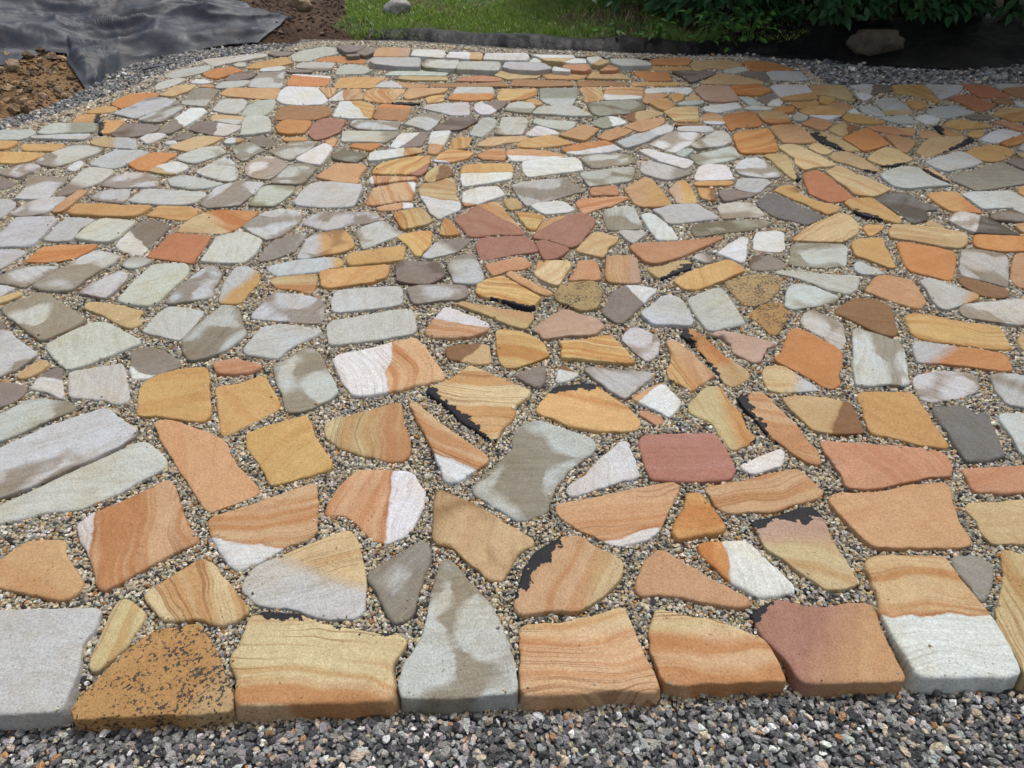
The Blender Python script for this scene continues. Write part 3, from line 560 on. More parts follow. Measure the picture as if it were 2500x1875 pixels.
y|l53,1|97,2732 114,2793 119,2832 234,2836 260,2824 253,2778 222,2695 200,2624 171,2631 115,2688
w|s|834,4309 1010,4513 1162,4501 1188,4440 1101,4321 965,4163 897,4241
y||292,2928 335,3011 388,3107 429,3112 500,3055 482,3003 446,2969 416,2863 353,2895 305,2920
e|s|-1312,3703 -1295,3821 -1269,3983 -1179,3977 -1108,3919 -1118,3833 -1137,3691 -1196,3685
g|l21,0.7|2395,4015 2504,4085 2667,4168 2690,4108 2709,3993 2604,3937 2446,3872 2413,3926
a/O|x0.895,-0.445,549|2194,3559 2255,3587 2365,3587 2358,3448 2367,3333 2304,3342 2223,3359 2197,3448
o||1661,4615 1719,4648 1854,4661 1868,4513 1867,4333 1760,4309 1664,4321 1658,4440
w/a|x0.898,0.440,1237 l-27,0.7|-1189,4798 -1194,4967 -1204,5116 -1055,5131 -949,5026 -936,4853 -939,4757 -1056,4757
e|s|1047,3405 1085,3436 1171,3467 1234,3452 1247,3405 1267,3306 1220,3286 1124,3277 1045,3267
w||1115,2943 1140,3049 1174,3122 1286,3135 1301,3110 1250,2931 1217,2920 1155,2931
g|s|1612,1774 1638,1786 1748,1789 1619,1566 1588,1592 1603,1695
G/g|x-0.000,-1.000,-5206|205,5192 206,5451 480,5461 458,5239 411,5046 280,5046 236,5116
w/n|x0.242,0.970,1523|-1677,1927 -1675,1999 -1650,2042 -1624,2033 -1596,1981 -1540,1874 -1548,1870 -1598,1899 -1667,1923
e/G|x0.953,-0.304,-312|722,3887 756,4027 814,4014 901,3950 1007,3850 951,3801 856,3748 800,3777 739,3838
a||1397,3608 1463,3675 1522,3687 1514,3619 1550,3520 1609,3457 1678,3405 1655,3365 1582,3315 1546,3375 1509,3447 1458,3510 1430,3564
e|s|1038,4097 1125,4151 1329,4263 1339,4221 1340,4083 1275,4043 1107,3953 1076,3965 1050,4057
w/o|x-0.378,-0.926,-3102|-262,3561 -250,3594 -170,3650 -79,3661 -37,3550 -111,3486 -180,3424 -244,3403 -255,3475
w||698,1542 710,1551 789,1590 847,1617 846,1597 822,1545 740,1511 714,1514
O||2054,4406 2171,4493 2269,4573 2288,4510 2294,4288 2170,4216 2097,4176 2082,4288
b||1932,2684 1953,2694 2019,2644 2088,2595 2062,2538 2013,2519 1949,2538 1908,2634
g|s|-2498,3300 -2510,3369 -2508,3445 -2450,3503 -2345,3525 -2328,3482 -2340,3409 -2351,3329 -2395,3300 -2446,3290
w/a|x0.440,-0.898,-3832|1909,5471 1972,5516 2184,5516 2175,5339 2161,5180 1996,5143 1903,5149 1911,5306
e|s|403,4074 480,4135 601,4145 696,4135 714,4032 661,3981 454,3930
a/y|x0.967,0.254,384 l-70,1|-594,3313 -563,3343 -473,3388 -433,3333 -391,3236 -421,3199 -483,3162 -522,3139 -556,3217
e/G|x0.990,0.141,-174|-1049,4342 -1072,4511 -1041,4526 -704,4511 -728,4437 -773,4330 -882,4337
y|k0.205,-0.979,-3444|2069,4050 2150,4156 2256,4241 2299,4216 2328,4038 2243,3982 2173,3937 2122,3937 2098,3982
z||1332,5388 1401,5482 1604,5492 1607,5339 1593,5149 1473,5103 1360,5149 1345,5306
O/w|x0.422,-0.906,-3627|303,4205 318,4250 456,4330 584,4366 658,4216 564,4172 391,4128 328,4150
q|l18,0.7|-1091,2070 -1048,2084 -1007,2091 -949,2070 -906,2055 -909,2034 -945,2013 -1034,1999 -1056,2013
a||-1825,3309 -1815,3359 -1806,3414 -1652,3399 -1573,3359 -1576,3329 -1611,3247 -1692,3261
p||-1276,4465 -1289,4641 -1258,4742 -1192,4769 -1096,4734 -1096,4501 -1154,4411 -1210,4357
O||1392,4773 1452,4856 1635,4927 1634,4693 1608,4628 1432,4589 1391,4526 1386,4615
w||645,3313 691,3333 719,3294 750,3227 776,3134 784,3046 743,3042 687,3046 668,3125 652,3246
e/G|x0.899,0.438,-541|-2991,4485 -2996,4585 -2992,4663 -2731,4689 -2682,4611 -2648,4510 -2842,4485 -2932,4460
a||2696,4156 2778,4228 2920,4278 2974,4228 2978,4156 2874,4061 2798,4015 2727,4027
g/n|x0.748,0.664,1748|-407,2871 -383,2928 -358,3003 -325,3033 -197,3046 -211,2994 -250,2920 -306,2887 -373,2855
a|l-60,1|-548,3072 -518,3107 -395,3143 -386,3116 -385,2994 -408,2936 -421,2879 -443,2903 -475,2978 -514,3037
q|l22,0.7|327,3465 361,3507 469,3518 609,3529 590,3486 502,3413 415,3363 359,3313 343,3383
e|s|-1968,4075 -1938,4143 -1870,4240 -1767,4254 -1695,4156 -1718,4102 -1770,4048 -1822,3983 -1902,4016
o||-2093,5275 -2086,5422 -1701,5432 -1688,5339 -1680,5196 -1795,5196 -2020,5243
w||1009,3780 1061,3915 1107,3953 1205,3953 1220,3915 1222,3840 1213,3745 1155,3739 1009,3733
O/g|x-0.000,1.000,5306|-450,5177 -422,5335 -400,5451 -145,5451 -132,5271 -154,5177 -296,5152
g|s|-1442,4163 -1408,4253 -1346,4333 -1197,4333 -1204,4253 -1249,4098 -1284,4045 -1348,4077
q||-120,2801 -77,2824 3,2863 46,2875 65,2855 86,2793 48,2762 -27,2747 -82,2703 -101,2747
w/n|x-0.794,-0.608,-1125|-2229,4489 -2239,4602 -2225,4801 -2200,4985 -2121,4985 -2069,4913 -2080,4774 -2125,4577 -2159,4484
n/w|x0.980,0.197,-949|-2059,4551 -2061,4694 -2033,4715 -1748,4623 -1748,4564 -1795,4440 -1888,4465
o/w|x-0.000,-1.000,-4105|-33,4117 -29,4194 40,4209 202,4194 296,4139 301,4096 157,4053 7,4022
q||242,2659 268,2717 298,2824 314,2843 372,2843 381,2816 384,2732 385,2681 356,2666 298,2674
O||-2203,3970 -2182,4062 -2130,4156 -1981,4149 -1988,4115 -2018,3996 -2048,3876 -2113,3894
e||-1694,4440 -1745,4641 -1764,4796 -1727,4823 -1630,4801 -1586,4720 -1531,4514 -1594,4477
g|s|-1947,5472 -1972,5646 -1955,5848 -1782,5874 -1735,5646 -1693,5438 -1813,5438
g|l-11,0.7|-1890,3749 -1880,3785 -1815,3815 -1720,3773 -1569,3697 -1611,3657 -1673,3634 -1730,3629 -1786,3657 -1836,3668
y/o|x-0.945,0.328,-404 k0.967,-0.255,1011|2195,5438 2250,5519 2315,5519 2351,5519 2469,5506 2436,5321 2423,5141 2349,5141 2255,5264 2165,5264
t/O|x-0.000,1.000,4991|-915,4771 -918,5040 -875,5067 -698,5038 -694,4881 -714,4744 -841,4757
y|k-0.689,-0.724,-4203|1864,4096 1914,4160 1992,4180 2035,4108 2060,3993 2071,3882 2020,3850 1966,3926 1915,3993 1875,4027
a||-1311,5468 -1328,5606 -1321,5732 -1210,5750 -965,5714 -1016,5571 -1028,5451
n|s|-2521,4473 -2518,4585 -2487,4676 -2358,4663 -2273,4624 -2265,4560 -2294,4460 -2364,4424 -2465,4424
o|l-72,1|-1061,5255 -1058,5385 -1027,5441 -787,5434 -789,5368 -827,5208 -850,5091 -958,5116 -1044,5177
w||936,2903 997,2977 1092,3067 1115,3049 1076,2931 1042,2831 1022,2814 976,2864
O/w|x0.278,0.961,5100|-1674,5523 -1697,5700 -1703,5829 -1402,5773 -1374,5611 -1392,5523 -1485,5489
o/w|x-0.115,-0.993,-5324 l0,1|648,5208 697,5451 749,5472 968,5461 933,5255 903,5208 774,5177 657,5161
e|s|-112,4486 -79,4587 -64,4771 71,4784 104,4730 95,4638 58,4462 -43,4437
n||-1830,1956 -1760,1952 -1707,1939 -1688,1919 -1681,1882 -1695,1843 -1724,1824 -1748,1812
g|s|1081,4263 1174,4392 1285,4513 1344,4546 1359,4464 1347,4344 1289,4275 1199,4241 1119,4207
n|s|1047,2766 1074,2853 1112,2891 1180,2886 1215,2842 1215,2788 1182,2766 1100,2751
y|l14,1|1030,4912 1086,4999 1268,5023 1234,4746 1213,4706 1071,4706
z/a|x0.994,-0.113,487 l-90,0.7|860,3652 902,3733 946,3768 956,3721 961,3586 958,3457 904,3452 854,3447 851,3553 840,3619
y|k0.693,-0.721,-1489|595,2766 664,2788 740,2831 791,2847 802,2809 785,2766 705,2725 645,2674 619,2704
a||24,4296 108,4389 236,4449 293,4401 371,4307 270,4261 138,4239 40,4250
G/e|x-0.000,-1.000,-5154 l-74,0.7|-2297,5074 -2310,5243 -2328,5432 -2229,5432 -2135,5389 -2127,5243 -2117,5014 -2221,5044
a|l-85,0.7|2810,5487 2852,5519 3060,5519 3023,5298 2988,5097 2940,5119 2881,5275 2805,5309 2768,5321
e||-1846,6354 -1809,6486 -1635,6647 -1536,6623 -1442,6464 -1570,6332 -1672,6184 -1781,6176
y||1396,5557 1594,5802 1715,5783 1882,5592 1880,5547 1613,5529
g|s|-1052,4638 -1035,4738 -854,4725 -726,4690 -733,4541 -872,4548 -978,4561
g||-613,4982 -565,5070 -304,5116 -287,4853 -399,4840 -496,4910
w/o|x0.993,0.119,-146 l-71,1|-830,4012 -836,4096 -822,4161 -653,4232 -548,4239 -533,4172 -637,4096 -733,4043
n/w|x-0.931,0.366,2181|-739,4261 -717,4413 -700,4481 -527,4506 -532,4413 -551,4273 -686,4232
e||135,4867 185,5005 307,5032 438,5020 532,4826 405,4820 298,4848
n||11,1992 58,2030 101,2055 122,2048 120,2009 110,1948 89,1922 73,1935
w||-1257,4045 -1205,4185 -1142,4310 -1089,4253 -1086,4077 -1101,3963 -1184,3983
g/y|x-0.000,-1.000,-4948|2550,5152 2641,5207 2721,5218 2725,4991 2691,4869 2542,4839 2534,4929
w||758,4185 811,4212 1050,4024 1032,3972 981,3912 860,4013
g|s|-2210,3514 -2213,3579 -2165,3612 -2058,3629 -2037,3601 -2010,3503 -2007,3456 -2062,3461 -2160,3482
g||2813,4929 2954,5033 3071,5055 3126,4899 2987,4829 2838,4766 2802,4849
y|k-0.989,-0.151,-2610|1875,4484 1972,4537 2018,4475 2053,4338 2080,4192 2008,4184 1946,4272 1892,4372 1879,4440
a/w|x-0.000,-1.000,-4818|1939,4909 2054,5008 2134,5029 2205,4967 2253,4899 2201,4829 2083,4732 1998,4799
O||-1512,4590 -1507,4707 -1485,4726 -1321,4728 -1305,4615 -1313,4477 -1420,4465 -1477,4501
p||110,3011 149,3029 180,3013 263,2944 229,2887 196,2851 150,2839 132,2895
y/g|x0.916,0.402,-496|-2587,4341 -2573,4400 -2382,4407 -2313,4341 -2252,4204 -2306,4226 -2454,4249 -2544,4283
a|l50,1|-106,5177 -91,5418 178,5445 179,5303 95,5192 -20,5161 -87,5146
e||-1816,4843 -1831,5059 -1784,5159 -1687,5190 -1652,5119 -1641,4942 -1657,4834 -1745,4823
y||1447,6122 1507,6204 1777,6217 1853,6122 1843,6041 1669,5943 1596,6001 1457,5904 1426,5962
g|h|-1145,6097 -1128,6192 -757,6168 -731,6058 -731,5906 -905,5925 -1089,6000
e||-2032,4927 -2044,5165 -1905,5181 -1857,5119 -1834,4971 -1841,4843 -1932,4871
y||-2063,4230 -2023,4321 -1948,4416 -1792,4404 -1833,4298 -1929,4174
g|s|-694,4651 -661,4744 -600,4853 -521,4881 -471,4771 -491,4638 -533,4523 -581,4574
g||1199,3652 1243,3756 1279,3768 1393,3756 1408,3710 1360,3652 1318,3586 1279,3575 1209,3619
y|k0.954,-0.298,368|1478,4097 1506,4124 1611,4137 1613,4030 1585,3877 1582,3745 1544,3745 1526,3840 1510,4017
w||101,3403 132,3434 243,3465 269,3455 316,3373 279,3333 163,3313 122,3363
a||-3071,4156 -3040,4156 -2889,4156 -2765,4143 -2769,4102 -2810,4009 -2848,3990 -2950,3996 -2979,3996
o||2144,2664 2235,2820 2291,2897 2384,2908 2209,2604 2149,2604
n|s|-500,4536 -450,4664 -396,4784 -298,4798 -223,4730 -280,4612 -329,4548 -440,4536
O||-2784,5069 -2787,5206 -2757,5318 -2574,5350 -2539,5286 -2589,5191 -2652,5024 -2671,4980 -2743,5039
O||1869,6142 1915,6192 2101,6183 2186,6061 2243,5931 1880,5893 1887,6001
r||3348,5519 3403,5541 3528,5519 3543,5438 3562,5252 3460,5230 3337,5218 3337,5367
e||-2550,6226 -2508,6268 -2338,6332 -2079,6420 -2038,6332 -2187,6205 -2321,6102 -2377,6022 -2453,6102
r||3106,5196 3234,5275 3278,5252 3353,5055 3255,4971 3157,4909 3141,5033
o||296,4449 388,4561 464,4651 552,4561 498,4437 440,4342 368,4389
t||-10,5496 8,5649 87,5662 450,5590 456,5496 204,5475
a/w|x-0.411,-0.911,-3497 l13,1|-458,4012 -426,4139 -374,4209 -218,4167 -269,4053 -360,4001
g|s|-2461,4742 -2434,4852 -2354,5001 -2262,5018 -2247,4989 -2271,4830 -2282,4694 -2369,4689
g|h|-74,5882 -50,6032 130,6032 258,5989 308,5836 188,5768 -11,5813
w/o|x-0.232,-0.973,-4063|-498,4139 -512,4389 -506,4511 -387,4523 -398,4437 -424,4227 -441,4128
g|s|-1684,4230 -1660,4298 -1604,4333 -1483,4196 -1526,4120 -1554,4024 -1609,4077
e|h|-429,5854 -419,6070 -296,6075 -102,6061 -91,5937 -111,5813
O|l15,1|1605,5454 1659,5512 1835,5529 1891,5371 1775,5274 1610,5274
o||716,4625 826,4725 1006,4793 1000,4730 980,4664 909,4574 814,4516
y/O|x-0.000,-1.000,-4747|1655,4884 1716,4921 1838,4930 1820,4693 1685,4654 1651,4720
g||1984,5847 2041,5896 2267,5904 2252,5663 2156,5652 1974,5663
g||3060,5487 3104,5519 3330,5511 3328,5463 3234,5344 3126,5252 3020,5174 3058,5344
o||-28,2719 -7,2750 44,2698 171,2561 146,2537 93,2580 8,2668
w/y|x-0.568,-0.823,-2079|-2036,3870 -2017,3945 -1959,4009 -1917,4003 -1842,3932 -1849,3870 -1891,3815 -1964,3833
y||-215,4273 -176,4366 -119,4425 84,4442 113,4401 41,4342 -42,4319 -124,4261
G|s|-1054,4074 -1050,4216 -867,4139 -856,4096 -905,3991 -1024,4043
w||2902,4389 3017,4493 3128,4564 3213,4484 3088,4389 2962,4321 2923,4338
o/z|x0.993,0.122,-148 h|-1138,6224 -1144,6402 -1134,6518 -880,6509 -855,6360 -847,6216
g||-268,4462 -245,4612 -198,4771 -154,4798 -103,4757 -106,4638 -155,4511 -187,4437
e||-2674,5736 -2671,5867 -2610,5963 -2439,6062 -2376,6002 -2406,5867 -2479,5773 -2577,5700
b/y|x-0.998,0.060,645 l59,0.7|-483,3777 -473,3850 -441,3924 -396,3962 -353,3912 -333,3862 -345,3789 -399,3754 -450,3707 -477,3742
a|l23,1|3226,4859 3366,4991 3520,4971 3384,4732 3284,4713 3256,4790
g||647,4330 762,4449 882,4511 905,4437 811,4319 684,4232
a||215,5828 254,5878 582,5869 572,5749 505,5671 272,5684
n/w|x-0.867,-0.498,-2360|-254,4938 -254,5055 -209,5100 -86,5131 -29,5116 -84,4967 -146,4840 -209,4840
g|s|-2891,3857 -2845,3894 -2817,3977 -2730,3970 -2689,3938 -2703,3882 -2724,3779 -2773,3791 -2858,3833
w|h|-226,6109 -218,6295 122,6311 140,6194 118,6080 -102,6095
o||-774,5239 -756,5428 -468,5428 -491,5335 -620,5255 -683,5208 -736,5161
g||-3281,4522 -3237,4535 -3047,4535 -3004,4485 -3008,4412 -3032,4364 -3191,4364
a|l-22,1|22,3333 44,3343 154,3303 139,3217 111,3134 79,3153 51,3236
e||132,4698 151,4763 310,4725 416,4712 400,4612 344,4548 234,4599
g|s h|-713,5981 -692,6144 -440,6116 -418,6019 -445,5862 -680,5906
a||2806,4665 2923,4751 3015,4732 3108,4619 3030,4601 2921,4582 2840,4555
o||2396,4440 2485,4355 2411,4240 2338,4152 2308,4176 2326,4288 2329,4454
n|s|1248,5866 1328,5896 1600,5877 1545,5772 1339,5575 1315,5717
g||-2385,2937 -2356,2943 -2274,2943 -2220,2914 -2239,2831 -2256,2766 -2276,2745
o/y|x0.996,-0.089,110 l-85,1|496,5434 539,5475 658,5461 651,5192 579,5137 510,5109 513,5271
w/o|x0.972,0.233,52 l-83,1|-1291,5146 -1263,5271 -1229,5401 -1105,5434 -1063,5177 -1175,5161 -1264,5131
n|s|2370,3282 2446,3342 2538,3359 2574,3290 2541,3232 2458,3240 2389,3249
e||-989,5782 -943,5886 -604,5941 -497,5875 -531,5782
a||-2117,5983 -2097,6123 -1993,6226 -1883,6319 -1779,6123 -1868,6042 -1993,5983
y/b|x-0.991,0.136,-167|734,4812 833,4910 952,4967 1010,4867 924,4784 796,4704
n||1100,3608 1173,3619 1230,3575 1303,3564 1252,3520 1179,3499 1101,3467 1091,3520
a||-2978,4272 -2976,4306 -2722,4294 -2716,4249 -2715,4182 -2923,4193
O||949,5873 1014,5891 1226,5869 1215,5662 1040,5641 979,5727
e||-1380,5893 -1371,6061 -1316,6099 -1205,6061 -1109,5911 -1164,5810 -1364,5810
y||-135,5762 -87,5869 65,5891 226,5784 187,5705 -35,5662
y||-1762,1999 -1743,2056 -1716,2087 -1695,2082 -1680,2060 -1696,2007 -1719,1981 -1743,1977
O||-2404,5829 -2357,5944 -2231,6022 -2120,5905 -2176,5810 -2250,5682 -2351,5736
n/w|x-0.912,0.410,-186|2509,5499 2642,5526 2783,5519 2792,5403 2601,5298 2540,5356
a||2189,4786 2245,4861 2329,4841 2384,4751 2443,4694 2346,4656 2255,4665 2197,4694
e/n|x-0.000,-1.000,-5986|-1733,6022 -1729,6143 -1648,6176 -1437,6143 -1453,5924 -1571,5924
y||573,5684 633,5869 824,5882 902,5662
e/G|x-0.000,-1.000,-4976|-52,4938 -20,5070 46,5125 150,5094 158,5026 127,4881 45,4896
G/w|x0.996,0.084,1036|512,4690 620,4798 675,4804 750,4690 672,4625 588,4574 541,4625
o||534,4413 610,4536 695,4599 765,4536 723,4474 598,4342
g|s|-1732,2798 -1728,2864 -1669,2864 -1600,2836 -1628,2788 -1680,2761 -1715,2772
O||-1614,6225 -1576,6298 -1447,6351 -1219,6277 -1201,6130 -1574,6185
e/y|x-0.000,1.000,4758|-1995,4760 -2003,4865 -1790,4823 -1767,4774 -1793,4654 -1982,4747
y/b|x0.938,-0.346,426|2025,4564 2143,4686 2194,4671 2243,4601 2128,4493 2057,4432
o/w|x-0.989,-0.151,186 l-82,1|-780,3742 -778,3789 -646,3783 -523,3777 -524,3742 -592,3730 -727,3695 -761,3678
o|l0,1|-208,4106 -162,4161 -123,4200 -50,4205 -37,4096 -44,4032 -119,4043 -166,4043
O||1122,6081 1159,6246 1464,6267 1459,6183 1413,6061
o||-2308,3319 -2319,3420 -2314,3535 -2303,3606 -2264,3601 -2260,3535 -2262,3409 -2262,3339
a|k-0.912,-0.410,506|-2597,4473 -2687,4689 -2681,4716 -2544,4716 -2529,4611 -2526,4485
w/b|x-0.000,1.000,2024|155,1961 164,2016 183,2062 208,2037 240,2009 204,1975 165,1955
w||1310,4999 1384,5043 1566,5097 1576,4984 1472,4941 1386,4884 1313,4927
q||418,3627 436,3650 563,3673 567,3616 558,3550 491,3556 418,3545
g|h|799,6149 1010,6159 1112,6013 1083,5951 854,5951 806,6032
w|h|-829,6248 -823,6440 -576,6402 -550,6277 -568,6156
w||968,5332 984,5438 1058,5465 1317,5465 1320,5404 1255,5297 1161,5371
o||1881,4665 2007,4790 2102,4694 2019,4582 1975,4546
g||-2993,4417 -2802,4456 -2647,4470 -2639,4417 -2650,4369 -2970,4388
a|l-66,1|-345,3081 -341,3189 -334,3260 -316,3250 -282,3180 -246,3090 -296,3072
w/y|x0.999,0.047,-56 h|-537,6168 -516,6347 -254,6331 -244,6236 -252,6116
o/w|x-0.000,-1.000,-4710 l0,1|1265,4828 1302,4879 1386,4884 1403,4801 1385,4667 1334,4654 1257,4667
a||905,6029 1083,6037 1421,6021 1416,5923 1068,5935 942,5954
t||501,5620 576,5645 862,5586 865,5516 492,5504
w||84,4474 138,4587 157,4643 233,4587 307,4499 237,4462 126,4442
y||-2509,5307 -2506,5455 -2451,5523 -2344,5506 -2356,5372 -2426,5243 -2535,5275
g||1518,2798 1554,2831 1573,2798 1598,2756 1622,2725 1592,2714 1517,2719 1508,2751
a|l-79,1|-384,4227 -368,4366 -339,4432 -253,4413 -259,4342 -271,4250 -326,4223
g||-2699,3503 -2627,3503 -2559,3451 -2540,3369 -2537,3309 -2541,3271 -2555,3252
n||-1634,4380 -1584,4440 -1526,4416 -1431,4310 -1471,4241 -1546,4275
y/w|x-0.000,1.000,6162 h|161,6259 493,6259 517,6194 427,6046 377,6070 261,6095 225,6194
q||-432,5642 -375,5732 -252,5780 -94,5732 -73,5642 -185,5624
g|l-42,0.7|507,3116 529,3130 642,3121 630,3090 565,3003 533,3063
n/w|x0.771,-0.636,-1862|1740,5180 1790,5258 1879,5332 1903,5149 1853,5043 1782,5058
o/w|x0.993,0.119,-146|-696,3383 -668,3413 -602,3444 -551,3460 -515,3455 -505,3403 -561,3393 -592,3368 -664,3358
e||-2192,5472 -2170,5593 -2002,5646 -1967,5593 -1992,5506 -2037,5455 -2156,5422
q||2286,4601 2368,4619 2448,4601 2491,4458 2502,4440 2395,4475 2322,4519
g||2436,4786 2521,4805 2643,4835 2630,4732 2639,4665 2517,4675 2471,4732
n|s|-2187,5646 -2171,5792 -2088,5867 -1987,5848 -1992,5718 -2064,5646 -2145,5611
w||1064,4597 1099,4620 1266,4628 1290,4538 1225,4513 1058,4538
a|k0.909,0.417,-514|-2873,4689 -2891,4783 -2891,4858 -2772,4858 -2717,4716 -2813,4694
a/b|x0.977,-0.213,263|995,3641 1085,3636 1074,3564 1050,3478 1026,3488 991,3510
a||958,5073 1093,5205 1124,5028 1035,4918 1005,4955
y||-877,5670 -833,5736 -499,5725 -483,5642 -779,5628
g||2389,5033 2471,5055 2513,4991 2503,4839 2415,4829 2386,4889
a||877,5516 901,5607 1266,5607 1252,5532 985,5516
n||1768,5828 1865,5874 1976,5855 1938,5627 1893,5592 1839,5699
e||-2659,5541 -2632,5628 -2563,5718 -2489,5700 -2503,5611 -2539,5489 -2606,5405
q||422,1793 442,1808 505,1757 474,1731 448,1763
t||3575,5391 3643,5438 3801,5467 3641,5185 3583,5252
o||953,5293 1073,5313 1123,5268 1051,5180 939,5073 918,5118
a||985,3704 1027,3727 1202,3739 1204,3710 1163,3675 996,3669
w||-2312,4400 -2291,4473 -2226,4505 -2176,4473 -2190,4388 -2221,4299
a||-2881,4894 -2863,4995 -2808,5039 -2736,5024 -2698,4980 -2713,4908 -2807,4875
o||2166,5044 2279,5137 2349,5033 2340,4991 2265,4913 2208,4975
t||-618,5495 -601,5582 -367,5582 -233,5543 -382,5485
w||2672,4790 2772,4853 2837,4799 2816,4741 2753,4675 2703,4675 2672,4732
w||864,4506 999,4646 1039,4599 1013,4523 912,4432
O|l33,1|2991,4321 3117,4419 3237,4472 3180,4372 3062,4288 2996,4264
y||-45,3475 -23,3497 30,3486 51,3393 12,3363 -9,3353
O||-985,4261 -968,4307 -794,4307 -824,4227 -851,4194
t||-341,5475 -264,5557 -62,5599 -31,5475
y||1793,4249 1853,4321 1885,4292 1903,4165 1848,4124 1822,4151
n|h|-1491,6518 -1452,6575 -1249,6553 -1286,6381 -1372,6318 -1420,6402
a||1702,3159 1725,3199 1816,3191 1761,3128 1700,3081
q|h|394,5919 423,5975 602,5975 611,5859 561,5791 452,5836
a||1948,5094 2146,5134 2125,5058 1965,4955 1947,5014
q||3138,4694 3218,4718 3320,4619 3264,4519 3212,4537 3180,4637
a|k-0.903,0.429,-529|2724,4637 2771,4619 2805,4510 2828,4458 2729,4440 2707,4510
g||-1017,5475 -997,5578 -943,5628 -892,5628 -801,5468
g/n|x0.999,-0.034,762|812,2875 867,2908 896,2891 899,2831 869,2814 833,2847
a||2753,5108 2849,5174 2883,5097 2851,5012 2768,4960 2747,5033
w/y|x0.874,-0.485,-2355 h|607,6194 702,6229 776,6056 689,5951 631,6022
o||2537,4423 2632,4546 2677,4537 2688,4432 2598,4406
g||1655,5885 1722,6033 1798,6033 1883,5943 1741,5847
o||-880,5617 -817,5599 -627,5530 -631,5468 -791,5468
n|s|2858,4015 2935,4061 3000,4038 2911,3882 2881,3948
y|k-0.979,-0.205,-3106|2332,3915 2379,3926 2396,3819 2391,3715 2368,3725 2353,3798
a||-3178,4341 -3026,4336 -3021,4267 -3037,4208 -3097,4199
y||-2136,2501 -2119,2524 -2074,2566 -2041,2557 -2067,2510 -2095,2480 -2120,2473
e||1612,5242 1689,5242 1735,5058 1662,5028
a|l53,1|-611,5208 -582,5255 -492,5281 -486,5146 -587,5100
a||1137,5290 1186,5348 1255,5348 1204,5180 1136,5118
e||3586,5519 3628,5543 3831,5519 3808,5479 3645,5443 3560,5403
n|s|-2124,4368 -2092,4440 -2050,4489 -1986,4452 -2007,4392 -2069,4357
n||-2845,3761 -2786,3755 -2707,3714 -2710,3668 -2740,3623 -2761,3612
O||1787,4979 1864,5017 1948,5023 1904,4912 1849,4876
n||3017,4799 3107,4849 3209,4809 3140,4751 3058,4741
o|l-69,1|-1416,5445 -1301,5445 -1285,5339 -1298,5196 -1356,5323
w||-1987,5924 -1950,5983 -1830,6022 -1789,5944 -1828,5886 -1963,5874
w||-2525,3919 -2528,3996 -2510,4042 -2489,4022 -2464,3945 -2458,3882 -2487,3882
y||2015,3199 2067,3249 2105,3167 2058,3151
g||1139,5058 1214,5131 1337,5131 1325,5073 1213,5028
t||3389,5174 3492,5212 3526,5163 3492,5076 3389,5097
o||2481,4582 2562,4597 2578,4564 2509,4449 2464,4514
y|k-0.000,-1.000,-5102|-839,5079 -821,5155 -646,5125 -641,5079 -715,5067
a||2154,5119 2198,5236 2275,5203 2271,5152 2181,5048
a||2852,4458 2929,4537 2997,4537 2940,4440 2879,4414
g||-2201,2614 -2173,2619 -2138,2609 -2102,2600 -2113,2566 -2122,2528 -2146,2519
n||-2050,6398 -2040,6486 -1884,6464 -1845,6442 -1891,6354 -1954,6332
e||971,4152 1023,4218 1084,4234 1084,4196 1001,4098
n|h|-1290,6339 -1244,6518 -1169,6457 -1159,6360 -1212,6256
w|h|427,6041 512,6159 589,6134 586,6013 475,5994
e||1875,4809 1930,4889 1972,4809 1924,4732 1861,4732
w||1594,4984 1660,5023 1793,4999 1760,4947 1613,4950
a||-1439,4404 -1293,4428 -1271,4368 -1393,4357
w||2478,5321 2543,5328 2576,5252 2475,5152 2471,5230
y||1212,5149 1311,5332 1333,5180 1312,5149
w/o|x0.957,0.291,-359|-1766,4321 -1747,4392 -1656,4368 -1675,4321 -1730,4287
y||1929,2228 1956,2252 2015,2268 1957,2166 1909,2151 1912,2181
n||-1775,5886 -1723,5936 -1566,5905 -1564,5848 -1723,5848
a||94,5161 124,5202 172,5202 216,5085 177,5055
o||-1149,4342 -1125,4389 -1081,4389 -1078,4319 -1083,4239
w||-2420,5593 -2409,5664 -2346,5689 -2266,5603 -2325,5568
q|h|680,5800 766,5956 831,5859 800,5813
g||2545,3385 2643,3412 2579,3299 2558,3342
w|h|314,5813 331,5928 452,5836 437,5782
a||2715,3636 2799,3685 2705,3521 2680,3559
w||2271,4909 2349,4998 2339,4843 2294,4853
o||2456,3191 2536,3224 2464,3096 2449,3120
t||1059,4667 1247,4661 1224,4635 1058,4635
w||-2131,4321 -2128,4357 -2078,4357 -2048,4321 -2085,4287
e||-2244,6082 -2213,6143 -2169,6143 -2139,6042 -2199,6022
w|h|137,6046 186,6184 235,6070 221,6032
n||-2055,2359 -2003,2334 -1973,2305 -1982,2280 -2007,2276
o||-2317,5472 -2302,5530 -2219,5523 -2216,5455
w||3521,5141 3563,5130 3517,5012 3500,5055
y||2979,4129 3055,4152 2999,4053
g||3035,4208 3124,4305 3151,4321 3069,4176
n|h|-1370,6277 -1274,6310 -1253,6248 -1334,6224
y||2101,2519 2173,2542 2149,2501
'''
TARP_LOW = [(-4.018, 5.502), (-3.871, 5.696), (-3.78, 5.772), (-3.808, 5.918), (-3.747, 6.117), (-3.592, 6.144), (-3.507, 5.971), (-3.356, 5.766), (-3.257, 5.644), (-3.158, 5.583), (-3.199, 5.828), (-3.194, 6.076), (-3.076, 6.285), (-2.918, 6.582), (-2.725, 6.77), (-2.539, 6.879), (-2.306, 6.969), (-2.241, 7.109), (-2.16, 7.265), (-2.102, 7.486)]
